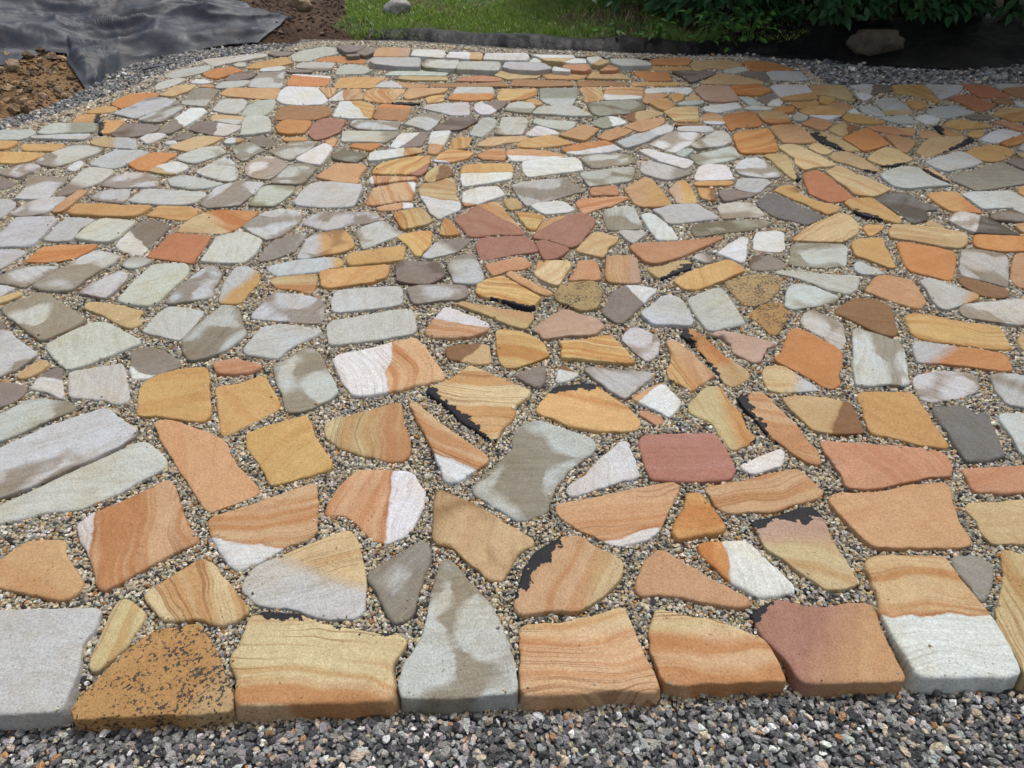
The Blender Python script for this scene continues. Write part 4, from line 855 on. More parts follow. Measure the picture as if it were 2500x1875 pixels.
TARP_UP = [(-4.814, 7.151), (-4.542, 7.209), (-4.351, 7.232), (-4.218, 7.232), (-4.035, 7.198), (-3.869, 7.209), (-3.82, 7.213), (-3.752, 7.22), (-3.715, 7.215), (-3.671, 7.233), (-3.582, 7.274), (-3.454, 7.314), (-3.278, 7.421), (-3.087, 7.506), (-2.872, 7.544), (-2.725, 7.606), (-2.56, 7.61), (-2.375, 7.487), (-2.199, 7.391), (-2.094, 7.436)]
CLAYROCK = [(-3.791, 5.721, 0.087)]
# ------------------------------------------------------------------ the paving stones
PAL = dict(g=(.390, .408, .410), e=(.385, .405, .375), w=(.51, .53, .535), G=(.235, .235, .195), n=(.185, .158, .135), D=(.130, .126, .118),
           o=(.39, .235, .122), a=(.41, .252, .102), O=(.39, .182, .066), y=(.405, .295, .155), q=(.385, .200, .112), p=(.275, .142, .103),
           r=(.335, .138, .068), z=(.37, .255, .19), t=(.275, .155, .074), b=(.19, .105, .05))

def smooth_outline(P, d, seed, kc=1.):
    """round the corners, resample, roughen"""
    n = len(P); Q = []
    for i in range(n):
        a, b, c = P[i - 1], P[i], P[(i + 1) % n]
        e0 = np.linalg.norm(a - b); e1 = np.linalg.norm(c - b)
        cut = (.005 + .008 * vnoise(i * 1.7, seed)) * kc
        q0 = b + (a - b) * min(.36, cut / max(e0, 1e-6)); q1 = b + (c - b) * min(.36, cut / max(e1, 1e-6))
        Q += [q0, .25 * q0 + .5 * b + .25 * q1, q1]
    Q = np.array(Q); seg = np.linalg.norm(np.roll(Q, -1, 0) - Q, axis=1); L = np.concatenate([[0], np.cumsum(seg)]); tot = L[-1]
    m = max(10, int(tot / d)); s = np.arange(m) * tot / m
    R = np.stack([np.interp(s, L, np.append(Q[:, k], Q[0, k])) for k in (0, 1)], 1)
    return R

def normals(R):
    t = np.roll(R, -1, 0) - np.roll(R, 1, 0); nn = np.stack([t[:, 1], -t[:, 0]], 1)
    nn = nn + .5 * (np.roll(nn, 1, 0) + np.roll(nn, -1, 0))
    return nn / (np.linalg.norm(nn, axis=1)[:, None] + 1e-9)

def build_stone(k, spec):
    f = spec.split('|')
    P = np.array([tuple(map(float, q.split(','))) for q in f[2].split()]) / 1000.
    A = P[:, 0] * np.roll(P[:, 1], -1) - np.roll(P[:, 0], -1) * P[:, 1]
    if A.sum() < 0: P = P[::-1]
    area = abs(A.sum()) / 2
    fl = dict((q[0], q[1:]) for q in f[1].split())
    dist = math.hypot(*P.mean(0))
    R = smooth_outline(P, min(.032, .0068 + .0036 * dist), k * 1.37, .4 if 'h' in fl else 1.)
    nn = normals(R); n = len(R)
    c = R.mean(0); per = np.linalg.norm(np.roll(R, -1, 0) - R, axis=1).sum()
    inr = 2 * area / per
    ph = np.arange(n) / n * per
    ch = fbm(ph * 16, ph * 0 + k, 2, 3); ch2 = fbm(ph * 45, ph * 0 + k, 6, 2)
    R = R + nn * (.0030 + .0006 * dist + (ch2 - .5) * .0075 + (ch - .5) * .011)[:, None]
    lim = min(1., .40 * inr / .016)
    X_, Y_ = R[:, 0], R[:, 1]; cr = X_ * np.roll(Y_, -1) - np.roll(X_, -1) * Y_
    cc = np.array([((X_ + np.roll(X_, -1)) * cr).sum(), ((Y_ + np.roll(Y_, -1)) * cr).sum()]) / (3 * cr.sum())
    den = np.maximum(((R - cc) * nn).sum(1), .02)
    den = .5 * den + .25 * (np.roll(den, 1) + np.roll(den, -1))
    thick = .058
    r_ = random.Random(k * 31 + 5)
    tx, ty = r_.gauss(0, .010), r_.gauss(0, .010); z0 = r_.uniform(-.002, .008) + (.03 if 'h' in fl else 0.)
    soft = r_.uniform(.7, 1.35)
    rings = [(-.006, -thick), (-.003 + .002 * r_.random(), -.030), (0., -.0085), (.0011, -.0038), (.0032, -.0013), (.0070, -.0003), (.014, 0.)]
    V = []; D = []; F = []
    for j, (ins, z) in enumerate(rings):
        w = ins * lim * (soft if j > 1 else 1.) * ((.15 + 1.7 * ch) if j > 2 else (1. + .0 * ch))
        off = w - ((ch - .5) * .016 + (ch2 - .5) * .008 if j < 2 else 0.)
        Q = R - nn * off[:, None] if j < 2 else R + (cc - R) * np.clip(off / den, 0., .42)[:, None]
        zz = z * (soft if 1 < j else 1.) * (.6 + .8 * ch if j > 1 else 1.)
        V += [(a, b, q) for (a, b), q in zip(Q, np.broadcast_to(zz, n))]
        D += [max(0., ins * lim)] * n
    nrg = len(rings)
    for j in range(nrg - 1):
        for i in range(n):
            i2 = (i + 1) % n
            F.append((j * n + i, j * n + i2, (j + 1) * n + i2, (j + 1) * n + i))
    top = np.array([v[:2] for v in V[-n:]])
    step = .034 + .010 * dist
    x0, y0 = top.min(0); x1, y1 = top.max(0)
    gx, gy = np.meshgrid(np.arange(x0 + step * .4, x1, step), np.arange(y0 + step * .4, y1, step))
    gx = gx + (vnoise(gx * 91, gy * 91, k) - .5) * step * .5; gy = gy + (vnoise(gx * 77, gy * 83, k + 4) - .5) * step * .5
    ok = inside(top, gx, gy)
    dd = dist_poly(top, gx, gy); ok &= dd > step * .35
    ip = list(zip(gx[ok], gy[ok])); idd = dd[ok]
    base = (nrg - 1) * n
    vo, eo, fo, ov, *_ = delaunay_2d_cdt([Vector(p) for p in top] + [Vector(p) for p in ip], [(i, (i + 1) % n) for i in range(n)], [list(range(n))], 1, 1e-7)
    if len(vo) == n + len(ip):
        mp = {}
        for i, o_ in enumerate(ov):
            q = o_[0]
            if q < n: mp[i] = base + q
            else:
                mp[i] = len(V); px, py = ip[q - n]; d_ = float(idd[q - n])
                lump = (float(fbm(px * 9, py * 9, k, 3)) - .5) * .010
                V.append((px, py, lump * min(1., d_ / .03))); D.append(.016 * lim + d_)
        F += [tuple(mp[i] for i in t) for t in fo]
    else:
        F.append(tuple(base + i for i in range(n)))
    V = np.array(V); D = np.array(D)
    L = V[:, :2] - c
    V[:, 2] += z0 + (L[:, 0] * tx + L[:, 1] * ty)
    # colour attributes
    code = f[0]; A_ = PAL[code[0]]; B_ = PAL[code[2]] if len(code) > 2 else A_
    jit = [r_.uniform(.90, 1.10)] * 3
    jit = [j * r_.uniform(.965, 1.035) for j in jit]
    A_ = [a * b for a, b in zip(A_, jit)]; B_ = [a * b for a, b in zip(B_, jit)]
    ang = math.radians(float(fl['l'].split(',')[0])) if 'l' in fl else r_.uniform(0, 3.14)
    lin = float(fl['l'].split(',')[1]) if 'l' in fl else r_.uniform(.10, .40)
    ca_, sa_ = math.cos(ang), math.sin(ang)
    sd = np.array([r_.uniform(-40, 40), r_.uniform(-40, 40), r_.uniform(-40, 40)])
    sp = np.stack([L[:, 0] * ca_ + L[:, 1] * sa_ + sd[0], -L[:, 0] * sa_ + L[:, 1] * ca_ + sd[1], V[:, 2] + sd[2]], 1)
    def sdist(key):
        if key not in fl: return np.full(len(V), -1.)
        a, b, o_ = map(float, fl[key].split(',')); return (V[:, 0] * a + V[:, 1] * b) - o_ / 1000.
    soft_ = .06 if code == 'p/o' and 'k' in fl else .0035 if ('w' in code or 'p' in code or 'b' in code) else .022
    ss = np.stack([sdist('x'), sdist('k'), D], 1)
    sk = np.tile([lin, 1. if 's' in fl else 0., 1. if 'd' in fl else 0.], (len(V), 1))
    return dict(V=V, F=F, c=c, sp=sp, ss=ss, sk=sk, ca=A_, cb=B_, soft=soft_, R=R, h='h' in fl, d='d' in fl, code=code, fl=fl, z0=z0)

def stone_mesh(name, items, origin):
    V = []; F = []; off = 0
    for s in items:
        V.append(s['V'] - np.array([origin[0], origin[1], 0.])); F += [tuple(i + off for i in f) for f in s['F']]; off += len(s['V'])
    V = np.concatenate(V)
    me = bpy.data.meshes.new(name); me.from_pydata(V.tolist(), [], F)
    me.polygons.foreach_set('use_smooth', [True] * len(me.polygons))
    for nm in ('sp', 'ss', 'sk'):
        a = me.attributes.new(nm, 'FLOAT_VECTOR', 'POINT'); a.data.foreach_set('vector', np.concatenate([s[nm] for s in items]).astype(np.float32).ravel())
    for nm in ('ca', 'cb'):
        a = me.attributes.new(nm, 'FLOAT_COLOR', 'POINT')
        a.data.foreach_set('color', np.concatenate([np.tile([*s[nm], s['soft']], (len(s['V']), 1)) for s in items]).astype(np.float32).ravel())
    me.materials.append(M['stone']); me.update()
    o = bpy.data.objects.new(name, me); COL.objects.link(o); o.location = (origin[0], origin[1], 0.)
    return o

stones = [build_stone(k, s) for k, s in enumerate(STONES.strip().split('\n'))]     # sorted: those that show largest first
rest = []; cnt = 0
WORDS = dict(g='grey', e='pale grey', w='white', G='olive grey', n='brown-grey', D='dark grey', o='orange', a='amber', O='deep orange', y='buff', q='pink-orange', p='dusky pink', r='rust red', z='pinkish tan', t='tan', b='brown')
for s in stones:
    if s['h'] or cnt < 300:
        o = stone_mesh('paving_stone' if not s['h'] else 'edging_stone', [s], s['c'])
        o.parent = edging if s['h'] else patio
        if not s['h']: cnt += 1
        if s['d']: o['label'] = WORDS[s['code'][0]] + ' paving stone covered in black speckles'
        elif 'k' in s['fl']: o['label'] = WORDS[s['code'][0]] + ' paving stone with a jagged black rind on one edge'
    else: rest.append(s)
o = stone_mesh('small_paving_stones', rest, (0, 0)); o.parent = patio; o['kind'] = 'stuff'

# ------------------------------------------------------------------ gravel
def gravel_nodes():
    g = bpy.data.node_groups.new('scatter_chips', 'GeometryNodeTree')
    g.interface.new_socket('Geometry', in_out='INPUT', socket_type='NodeSocketGeometry')
    g.interface.new_socket('Material', in_out='INPUT', socket_type='NodeSocketMaterial')
    g.interface.new_socket('Geometry', in_out='OUTPUT', socket_type='NodeSocketGeometry')
    N, L = g.nodes, g.links
    gi = N.new('NodeGroupInput'); go = N.new('NodeGroupOutput')
    join = N.new('GeometryNodeJoinGeometry')
    for v in range(6):
        ico = N.new('GeometryNodeMeshIcoSphere'); ico.inputs['Radius'].default_value = 1.; ico.inputs['Subdivisions'].default_value = 1 if v < 4 else 2
        rv = N.new('FunctionNodeRandomValue'); rv.data_type = 'FLOAT_VECTOR'
        a = .42 if v < 4 else .13
        rv.inputs[0].default_value = (-a, -a, -a); rv.inputs[1].default_value = (a, a, a); rv.inputs['Seed'].default_value = v * 7 + 3
        sp = N.new('GeometryNodeSetPosition'); L.new(ico.outputs[0], sp.inputs[0]); L.new(rv.outputs[0], sp.inputs['Offset'])
        sm = N.new('GeometryNodeSetMaterial'); L.new(sp.outputs[0], sm.inputs[0]); L.new(gi.outputs[1], sm.inputs['Material'])
        ti = N.new('GeometryNodeGeometryToInstance'); L.new(sm.outputs[0], ti.inputs[0]); L.new(ti.outputs[0], join.inputs[0])
    iop = N.new('GeometryNodeInstanceOnPoints'); iop.inputs['Pick Instance'].default_value = True
    L.new(gi.outputs[0], iop.inputs['Points']); L.new(join.outputs[0], iop.inputs['Instance'])
    def named(nm, typ):
        nd = N.new('GeometryNodeInputNamedAttribute'); nd.data_type = typ; nd.inputs[0].default_value = nm; return nd.outputs[0]
    L.new(named('pick', 'INT'), iop.inputs['Instance Index'])
    e2r = N.new('FunctionNodeEulerToRotation'); L.new(named('rot', 'FLOAT_VECTOR'), e2r.inputs[0]); L.new(e2r.outputs[0], iop.inputs['Rotation'])
    L.new(named('scl', 'FLOAT_VECTOR'), iop.inputs['Scale'])
    L.new(iop.outputs[0], go.inputs[0])
    return g
GN = gravel_nodes()

def scatter(name, P, rad, cols, weights, mat, flat=.72, smoothw=.25, parent=None):
    n = len(P)
    me = bpy.data.meshes.new(name); me.vertices.add(n); me.vertices.foreach_set('co', P.astype(np.float32).ravel())
    rot = nr.uniform(0, 6.283, (n, 3)) * np.array([.12, .12, 1.]) + nr.normal(0, .35, (n, 3)) * np.array([1, 1, 0])
    s = rad[:, None] * np.stack([nr.uniform(.85, 1.35, n), nr.uniform(.65, 1.0, n), flat * nr.uniform(.7, 1.15, n)], 1)
    ci = nr.choice(len(cols), n, p=np.array(weights) / sum(weights)); C = np.array(cols)[ci] * nr.uniform(.7, 1.3, (n, 1)) * nr.uniform(.94, 1.06, (n, 3))
    pick = np.where(nr.random(n) < smoothw, nr.integers(4, 6, n), nr.integers(0, 4, n))
    for nm, typ, key, arr in (('rot', 'FLOAT_VECTOR', 'vector', rot), ('scl', 'FLOAT_VECTOR', 'vector', s), ('pick', 'INT', 'value', pick), ('col', 'FLOAT_COLOR', 'color', np.column_stack([C, np.ones(n)]))):
        a = me.attributes.new(nm, typ, 'POINT'); a.data.foreach_set(key, arr.astype(np.int32 if typ == 'INT' else np.float32).ravel())
    me.materials.append(mat)
    o = bpy.data.objects.new(name, me); COL.objects.link(o)
    md = o.modifiers.new('scatter', 'NODES'); md.node_group = GN
    for it in GN.interface.items_tree:
        if it.name == 'Material' and it.in_out == 'INPUT': md[it.identifier] = mat
    o['kind'] = 'stuff'
    if parent: o.parent = parent
    return o

# raster of where stones lie
RX0, RX1, RY0, RY1, RS = -5.2, 5.2, .4, 7.2, .004
mask = np.zeros((int((RY1 - RY0) / RS), int((RX1 - RX0) / RS)), bool)
for s in stones:
    P = s['R']
    i0 = max(0, int((P[:, 0].min() - RX0) / RS)); i1 = min(mask.shape[1], int((P[:, 0].max() - RX0) / RS) + 2)
    j0 = max(0, int((P[:, 1].min() - RY0) / RS)); j1 = min(mask.shape[0], int((P[:, 1].max() - RY0) / RS) + 2)
    if i1 <= i0 or j1 <= j0: continue
    X, Y = np.meshgrid(RX0 + (np.arange(i0, i1) + .5) * RS, RY0 + (np.arange(j0, j1) + .5) * RS)
    mask[j0:j1, i0:i1] |= inside(P, X, Y)
def on_stone(x, y):
    i = np.clip(((x - RX0) / RS).astype(int), 0, mask.shape[1] - 1); j = np.clip(((y - RY0) / RS).astype(int), 0, mask.shape[0] - 1)
    return mask[j, i]
def in_view(x, y, m=.12):
    # ground that the photograph can show, with room for a step to the side
    return np.abs(x) < .75 * (y * .7826 + 1.55 * .6225) + .35
def jitter(x0, x1, y0, y1, d):
    gx, gy = np.meshgrid(np.arange(x0, x1, d), np.arange(y0, y1, d * .9))
    gx = gx + nr.uniform(-.5, .5, gx.shape) * d; gy = gy + nr.uniform(-.5, .5, gy.shape) * d
    return gx.ravel(), gy.ravel()

JC = [(.76, .64, .45), (.54, .475, .35), (.35, .315, .255), (.06, .06, .064), (.82, .79, .70), (.50, .25, .09), (.42, .42, .40), (.55, .43, .23)]
JW = [22, 20, 16, 12, 13, 6, 11, 11]
BC = [(.14, .14, .142), (.27, .265, .255), (.44, .435, .42), (.66, .56, .42), (.84, .82, .79), (.52, .28, .13), (.06, .06, .064), (.58, .46, .35)]
BW = [22, 26, 20, 8, 7, 2.5, 11, 5]
BW2 = [24, 28, 24, 3, 6, 1, 12, 2]
XS, YS, RR = [], [], []
for y0, y1, d in ((.5, 1.9, .0074), (1.9, 3.1, .0082), (3.1, 4.6, .0096), (4.6, 7.0, .0125)):
    x, y = jitter(-4.6, 4.6, y0, y1, d)
    k = inside(PATIO, x, y); x, y = x[k], y[k]
    k = in_view(x, y); x, y = x[k], y[k]
    k = ~on_stone(x, y); x, y = x[k], y[k]
    XS.append(x); YS.append(y); RR.append(d * nr.uniform(.46, .92, len(x)) * np.where(nr.random(len(x)) < .06, 1.45, 1.))
x, y, r = map(np.concatenate, (XS, YS, RR))
z = joint_z(x, y) + nr.uniform(-.003, .004, len(x))
zback = inside([(-1.9, 6.52), (-.2, 6.42), (1.3, 6.22), (1.36, 6.44), (0, 6.66), (-.9, 6.92), (-1.9, 6.94)], x, y)
z = z + zback * .016
tag(scatter('joint_gravel', np.column_stack([x, y, z]), r, JC, JW, M['pebble']), 'tan and grey pea gravel filling the joints between paving stones', 'gravel')
n_joint = len(x)
# crushed bed: front strip, left border, right border
XS, YS, RR = [], [], []
for y0, y1, d in ((.35, 1.2, .0116), (1.2, 4.2, .02), (4.2, 7.1, .0175)):
    x, y = jitter(-4.6, 4.8, y0, y1, d)
    k = inside(BED, x, y) & ~inside(PATIO, x, y); x, y = x[k], y[k]
    k = in_view(x, y) & ~on_stone(x, y); x, y = x[k], y[k]
    XS.append(x); YS.append(y); RR.append(d * nr.uniform(.34, .90, len(x)) * np.where(nr.random(len(x)) < .09, 1.6, 1.) * np.where((x > 1.9) & (y > 5), 1.25, 1.))
x, y, r = map(np.concatenate, (XS, YS, RR))
z = bed_z(x, y) + nr.uniform(-.004, .005, len(x))
fr = y < 2
tag(scatter('front_gravel', np.column_stack([x, y, z])[fr], r[fr], BC, BW, M['pebble']), 'dark crushed gravel strip in front of the first row of stones', 'gravel')
tag(scatter('border_gravel', np.column_stack([x, y, z])[~fr], r[~fr], BC, BW2, M['pebble']), 'dark crushed gravel border along the outer patio edge', 'gravel')
# stray chips lying on the stones
px, py, pz = [], [], []
for s in stones:
    A = .5 * abs(np.sum(s['R'][:, 0] * np.roll(s['R'][:, 1], -1) - np.roll(s['R'][:, 0], -1) * s['R'][:, 1]))
    for _ in range(nr.poisson(A * 46)):
        q = s['V'][nr.integers(len(s['V']) // 2, len(s['V']))]
        px.append(q[0]); py.append(q[1]); pz.append(q[2] + .002)
P = np.column_stack([px, py, pz])
tag(scatter('stray_chips', P, nr.uniform(.0015, .0050, len(P)), JC, JW, M['pebble']), 'stray gravel chips scattered on the paving stones', 'gravel')

# ------------------------------------------------------------------ clods and stones on the soil
def clods(name, region, n, r0, r1, cols, label):
    A = np.array(region); x = nr.uniform(A[:, 0].min(), A[:, 0].max(), n * 3); y = nr.uniform(A[:, 1].min(), A[:, 1].max(), n * 3)
    k = inside(region, x, y); x, y = x[k][:n], y[k][:n]
    r = r0 * (r1 / r0) ** (nr.random(len(x)) ** 3.6)
    P = np.column_stack([x, y, terrain(x, y) + r * .25])
    return tag(scatter(name, P, r, cols, [1] * len(cols), M['clod'], .8, .5), label, 'soil')
clods('soil_clods', [(-3.5, 4.90), (-3.33, 5.12), (-3.27, 5.6), (-3.2, 5.8), (-3.3, 6.3), (-4.9, 6.4), (-4.9, 4.4), (-3.8, 4.3)], 3600, .005, .045,
      [(.24, .145, .068), (.16, .095, .045), (.34, .23, .125), (.11, .07, .042), (.28, .20, .125)], 'orange-brown clods of dug soil on the heap beside the gravel')
clods('topsoil_crumbs', [(-2.7, 6.62), (-2.2, 6.85), (-1.55, 6.98), (-1.5, 9.5), (-3.2, 9.5)], 2600, .006, .026,
      [(.07, .042, .026), (.11, .07, .042), (.05, .03, .02), (.16, .11, .07)], 'crumbs of dark topsoil behind the patio')

def rock(name, loc, size, rz, mat, seed, label, cat='rock', flat=.0, sub=4):
    bm = bmesh.new(); bmesh.ops.create_icosphere(bm, subdivisions=sub, radius=1.)
    for v in bm.verts:
        p = v.co.normalized()
        q = 1 + .34 * (float(fbm(p.x * 1.3 + seed, p.y * 1.3 + p.z * 1.7, seed, 3)) - .5) * 2 * .6 + .10 * (float(fbm(p.x * 4 + seed, p.y * 4 + p.z * 3, seed + 2, 3)) - .5)
        co = p * q
        # a few broken faces
        for a in range(5):
            rr = random.Random(seed * 10 + a); nrm = Vector((rr.uniform(-1, 1), rr.uniform(-1, 1), rr.uniform(-.2, 1))).normalized()
            d = co.dot(nrm) - .78
            if d > 0: co -= nrm * d * .8
        v.co = Vector((co.x * size[0], co.y * size[1], co.z * size[2]))
    me = bpy.data.meshes.new(name); bm.to_mesh(me); bm.free()
    me.polygons.foreach_set('use_smooth', [True] * len(me.polygons)); me.materials.append(mat)
    o = bpy.data.objects.new(name, me); COL.objects.link(o); o.location = loc; o.rotation_euler = (0, 0, rz)
    return tag(o, label, cat)
def gz(x, y): return float(terrain(x, y))
rock('boulder', (3.12, 6.60, .045), (.26, .17, .13), .25, M['boulder'], 3, 'brown weathered boulder resting on the black fabric under the shrubs', 'boulder')
rock('field_rock', (-1.14, 7.86, gz(-1.14, 7.86) + .05), (.135, .12, .105), .5, M['rock'], 8, 'rounded grey rock half sunk at the edge of the grass')
rock('field_rock', (-2.12, 7.98, gz(-2.12, 7.98) + .04), (.115, .10, .09), 1.1, M['clay'], 5, 'pale angular rock lying on the dark soil behind the fabric')
rock('field_rock', CLAYROCK[0], (.062, .05, .048), .2, M['clay'], 12, 'small tan stone on the soil heap under the fabric edge')

# ------------------------------------------------------------------ landscape fabric
def cloth(name, low, up, rows, mat, zf, label, cat, thick=.0015, sub=7):
    low = np.array(low); up = np.array(up); m = len(low)
    s = np.linspace(0, m - 1, (m - 1) * sub + 1)
    lo = np.stack([np.interp(s, np.arange(m), low[:, k]) for k in (0, 1)], 1); hi = np.stack([np.interp(s, np.arange(m), up[:, k]) for k in (0, 1)], 1)
    t = np.linspace(0, 1, rows)
    X = lo[None, :, 0] * (1 - t)[:, None] + hi[None, :, 0] * t[:, None]; Y = lo[None, :, 1] * (1 - t)[:, None] + hi[None, :, 1] * t[:, None]
    T = np.repeat(t[:, None], len(s), 1)
    Z = zf(X, Y, T)
    n = len(s); idx = np.arange(rows * n).reshape(rows, n)
    F = np.stack([idx[:-1, :-1], idx[:-1, 1:], idx[1:, 1:], idx[1:, :-1]], -1).reshape(-1, 4)
    o = mk(name, np.column_stack([X.ravel(), Y.ravel(), Z.ravel()]).tolist(), F.tolist(), mat, smooth=True)
    md = o.modifiers.new('thickness', 'SOLIDIFY'); md.thickness = thick; md.offset = 1
    return tag(o, label, cat)
def ridged(x, y, seed): return (1 - np.abs(2 * fbm(x, y, seed, 3) - 1)) ** 4
def zl(X, Y, T):
    # folds run across the slope, deeper towards the lower hem
    a = .62; U = X * math.cos(a) + Y * math.sin(a); W = -X * math.sin(a) + Y * math.cos(a)
    wv = W + .16 * (fbm(U * 1.1, W * 1.1, 21, 2) - .5)
    f = ridged(U * .55 + 3, wv * 2.2, 31) * .15 + ridged(U * 1.5, wv * 6.0 + 4, 37) * .045 + ridged(U * 3.5, wv * 4, 41) * .012
    hem = np.exp(-(T / .05) ** 2) * .035 * (vnoise(U * 6, W * 0, 5) )
    return terrain(X, Y) + .010 + f * sstep(-.02, .22, T) + hem * .5
cloth('landscape_fabric', TARP_LOW, TARP_UP, 90, M['tarp'], zl, 'grey woven landscape fabric draped in folds over the soil heap', 'fabric', sub=9)
# black fabric turned up along the back of the patio
def upstand(name, path, h, lean, mat, label, seed):
    P = np.array(path); seg = np.linalg.norm(np.diff(P, axis=0), axis=1); L = np.concatenate([[0], np.cumsum(seg)])
    s = np.arange(0, L[-1], .018); Q = np.stack([np.interp(s, L, P[:, k]) for k in (0, 1)], 1)
    tg = np.gradient(Q, axis=0); tg /= np.linalg.norm(tg, axis=1)[:, None]; nn = np.stack([-tg[:, 1], tg[:, 0]], 1)
    rows = 14; V = []
    hh = h * (.65 + .7 * vnoise(s * 2.1, s * 0, seed)); wr = (vnoise(s * 9, s * 0, seed + 1) - .5) * .075 + (vnoise(s * 24, s * 0, seed + 2) - .5) * .035
    for r in range(rows):
        t = r / (rows - 1)
        q = Q + nn * (lean * t + wr * math.sin(t * 2.6) + .03 * math.sin(t * 3.14) * (vnoise(s * 3 + t, s * 0 + t * 2, seed + 5) - .5))[:, None]
        z = -.055 + hh * math.sin(t * 1.95) / math.sin(1.95 if 1.95 < 1.57 else 1.5708) 
        V.append(np.column_stack([q, z]))
    n = len(s); idx = np.arange(rows * n).reshape(rows, n)
    F = np.stack([idx[:-1, :-1], idx[:-1, 1:], idx[1:, 1:], idx[1:, :-1]], -1).reshape(-1, 4)
    o = mk(name, np.concatenate(V).tolist(), F.tolist(), mat, smooth=True)
    md = o.modifiers.new('thickness', 'SOLIDIFY'); md.thickness = .0015
    return tag(o, label, 'fabric')
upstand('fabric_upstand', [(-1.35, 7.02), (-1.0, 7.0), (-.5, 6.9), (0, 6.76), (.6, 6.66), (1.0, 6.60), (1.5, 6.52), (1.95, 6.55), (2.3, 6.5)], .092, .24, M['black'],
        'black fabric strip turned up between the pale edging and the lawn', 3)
upstand('fabric_hem', [(-2.98, 6.06), (-2.86, 6.24), (-2.70, 6.38), (-2.5, 6.50), (-2.2, 6.62)], .022, .02, M['tarp'], 'thin dark fabric hem sticking out of the border gravel', 9)
def zr(X, Y, T):
    return np.maximum(terrain(X, Y), -.06) + .018 + .02 * ridged(X * 1.2, Y * 2.2, 51) + .03 * sstep(.3, 1., T)
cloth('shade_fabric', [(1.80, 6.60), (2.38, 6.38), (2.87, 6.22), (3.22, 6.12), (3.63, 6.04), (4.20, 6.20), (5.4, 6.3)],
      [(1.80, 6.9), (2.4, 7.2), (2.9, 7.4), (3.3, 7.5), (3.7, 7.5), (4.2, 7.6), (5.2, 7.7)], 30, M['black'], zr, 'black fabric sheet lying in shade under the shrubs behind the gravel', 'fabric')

# ------------------------------------------------------------------ lawn
LAWN = [(-1.42, 7.06), (-1.0, 7.06), (-.4, 6.96), (.3, 6.80), (1.0, 6.70), (1.6, 6.62), (2.2, 6.62), (2.6, 6.9), (3, 7.6), (3, 14), (-2.6, 14), (-2.1, 9.2), (-1.75, 8.4), (-1.62, 7.7), (-1.72, 7.4)]
lawn = poly_sheet('lawn', LAWN, lambda x, y: terrain(x, y) + .006, M['lawn'], .12); tag(lawn, 'grass lawn behind the patio', 'lawn')
def blades(name, n, region, hmin, hmax, mat, label, dens=None, w=.0042):
    A = np.array(region); x = nr.uniform(A[:, 0].min(), A[:, 0].max(), n * 3); y = nr.uniform(A[:, 1].min(), min(A[:, 1].max(), 10.2), n * 3)
    k = inside(region, x, y)
    if dens is not None: k &= nr.random(len(x)) < dens(x, y)
    x, y = x[k][:n], y[k][:n]; m = len(x)
    h = nr.uniform(hmin, hmax, m) * (.45 + .8 * fbm(x * 1.4, y * 1.4, 12, 3)); a = nr.uniform(0, 6.283, m); b = nr.uniform(0, 6.283, m)
    lean = nr.uniform(.15, 1.0, m) * h
    z = terrain(x, y)
    ww = w * nr.uniform(.7, 1.5, m)
    ux, uy = np.cos(a) * ww, np.sin(a) * ww; lx, ly = np.cos(b) * lean, np.sin(b) * lean
    V = np.stack([np.stack([x - ux, y - uy, z - .004], 1), np.stack([x + ux, y + uy, z - .004], 1),
                  np.stack([x + lx * .4 - ux * .8, y + ly * .4 - uy * .8, z + h * .62], 1), np.stack([x + lx * .4 + ux * .8, y + ly * .4 + uy * .8, z + h * .62], 1),
                  np.stack([x + lx, y + ly, z + h * .95], 1)], 1).reshape(-1, 3)
    i = np.arange(m) * 5
    F = np.concatenate([np.stack([i, i + 1, i + 3, i + 2], 1), np.stack([i + 2, i + 3, i + 4, i + 4], 1)])
    F = [tuple(f) if f[2] != f[3] else tuple(f[:3]) for f in F.tolist()]
    o = mk(name, V.tolist(), F, mat)
    return tag(o, label, 'grass', kind='stuff')
dry = lambda x, y: np.clip(.06 + 1.25 * sstep(.38, .58, fbm(x * 1.5, y * 1.5, 44, 3)) - .9 * np.exp(-((x + .75) ** 2 / .10 + (y - 7.35) ** 2 / .03)) - .5 * sstep(.9, 2.2, x), 0, 1)
blades('grass', 40000, LAWN, .035, .085, M['grass'], 'short green grass of the lawn behind the patio', dry)
blades('dry_grass', 6500, LAWN, .03, .08, M['straw'], 'dry straw-coloured blades mixed into the lawn')
blades('soil_tuft', 260, [(-3.75, 7.9), (-3.4, 7.9), (-3.4, 8.3), (-3.75, 8.3)], .06, .13, M['grass'], 'small grass tuft on top of the soil heap')

# ------------------------------------------------------------------ shrubs, weeds and the tree that shades them
LEAF = np.array([(0, 0, 0), (.20, .26, .05), (.25, .48, .06), (.13, .78, .02), (0, 1., -.08), (-.13, .78, .02), (-.25, .48, .06), (-.20, .26, .05), (0, .30, -.015), (0, .62, -.02)])
LEAFF = [(0, 1, 8), (1, 2, 9, 8), (2, 3, 9), (3, 4, 9), (4, 5, 9), (5, 6, 9), (6, 7, 8, 9), (7, 0, 8)]
def leaf_frames(n, out, droop=(.1, .9)):
    """rotation matrices: leaf y-axis points outwards and down, normal up"""
    d = out + nr.normal(0, .45, (n, 3)); d[:, 2] = d[:, 2] * .3 - nr.uniform(droop[0], droop[1], n)
    d /= np.linalg.norm(d, axis=1)[:, None]
    up = np.array([0, 0, 1.]) + nr.normal(0, .38, (n, 3)) + out * .5
    xa = np.cross(d, up); xa /= np.linalg.norm(xa, axis=1)[:, None] + 1e-9
    return np.stack([xa, d, np.cross(xa, d)], -1)
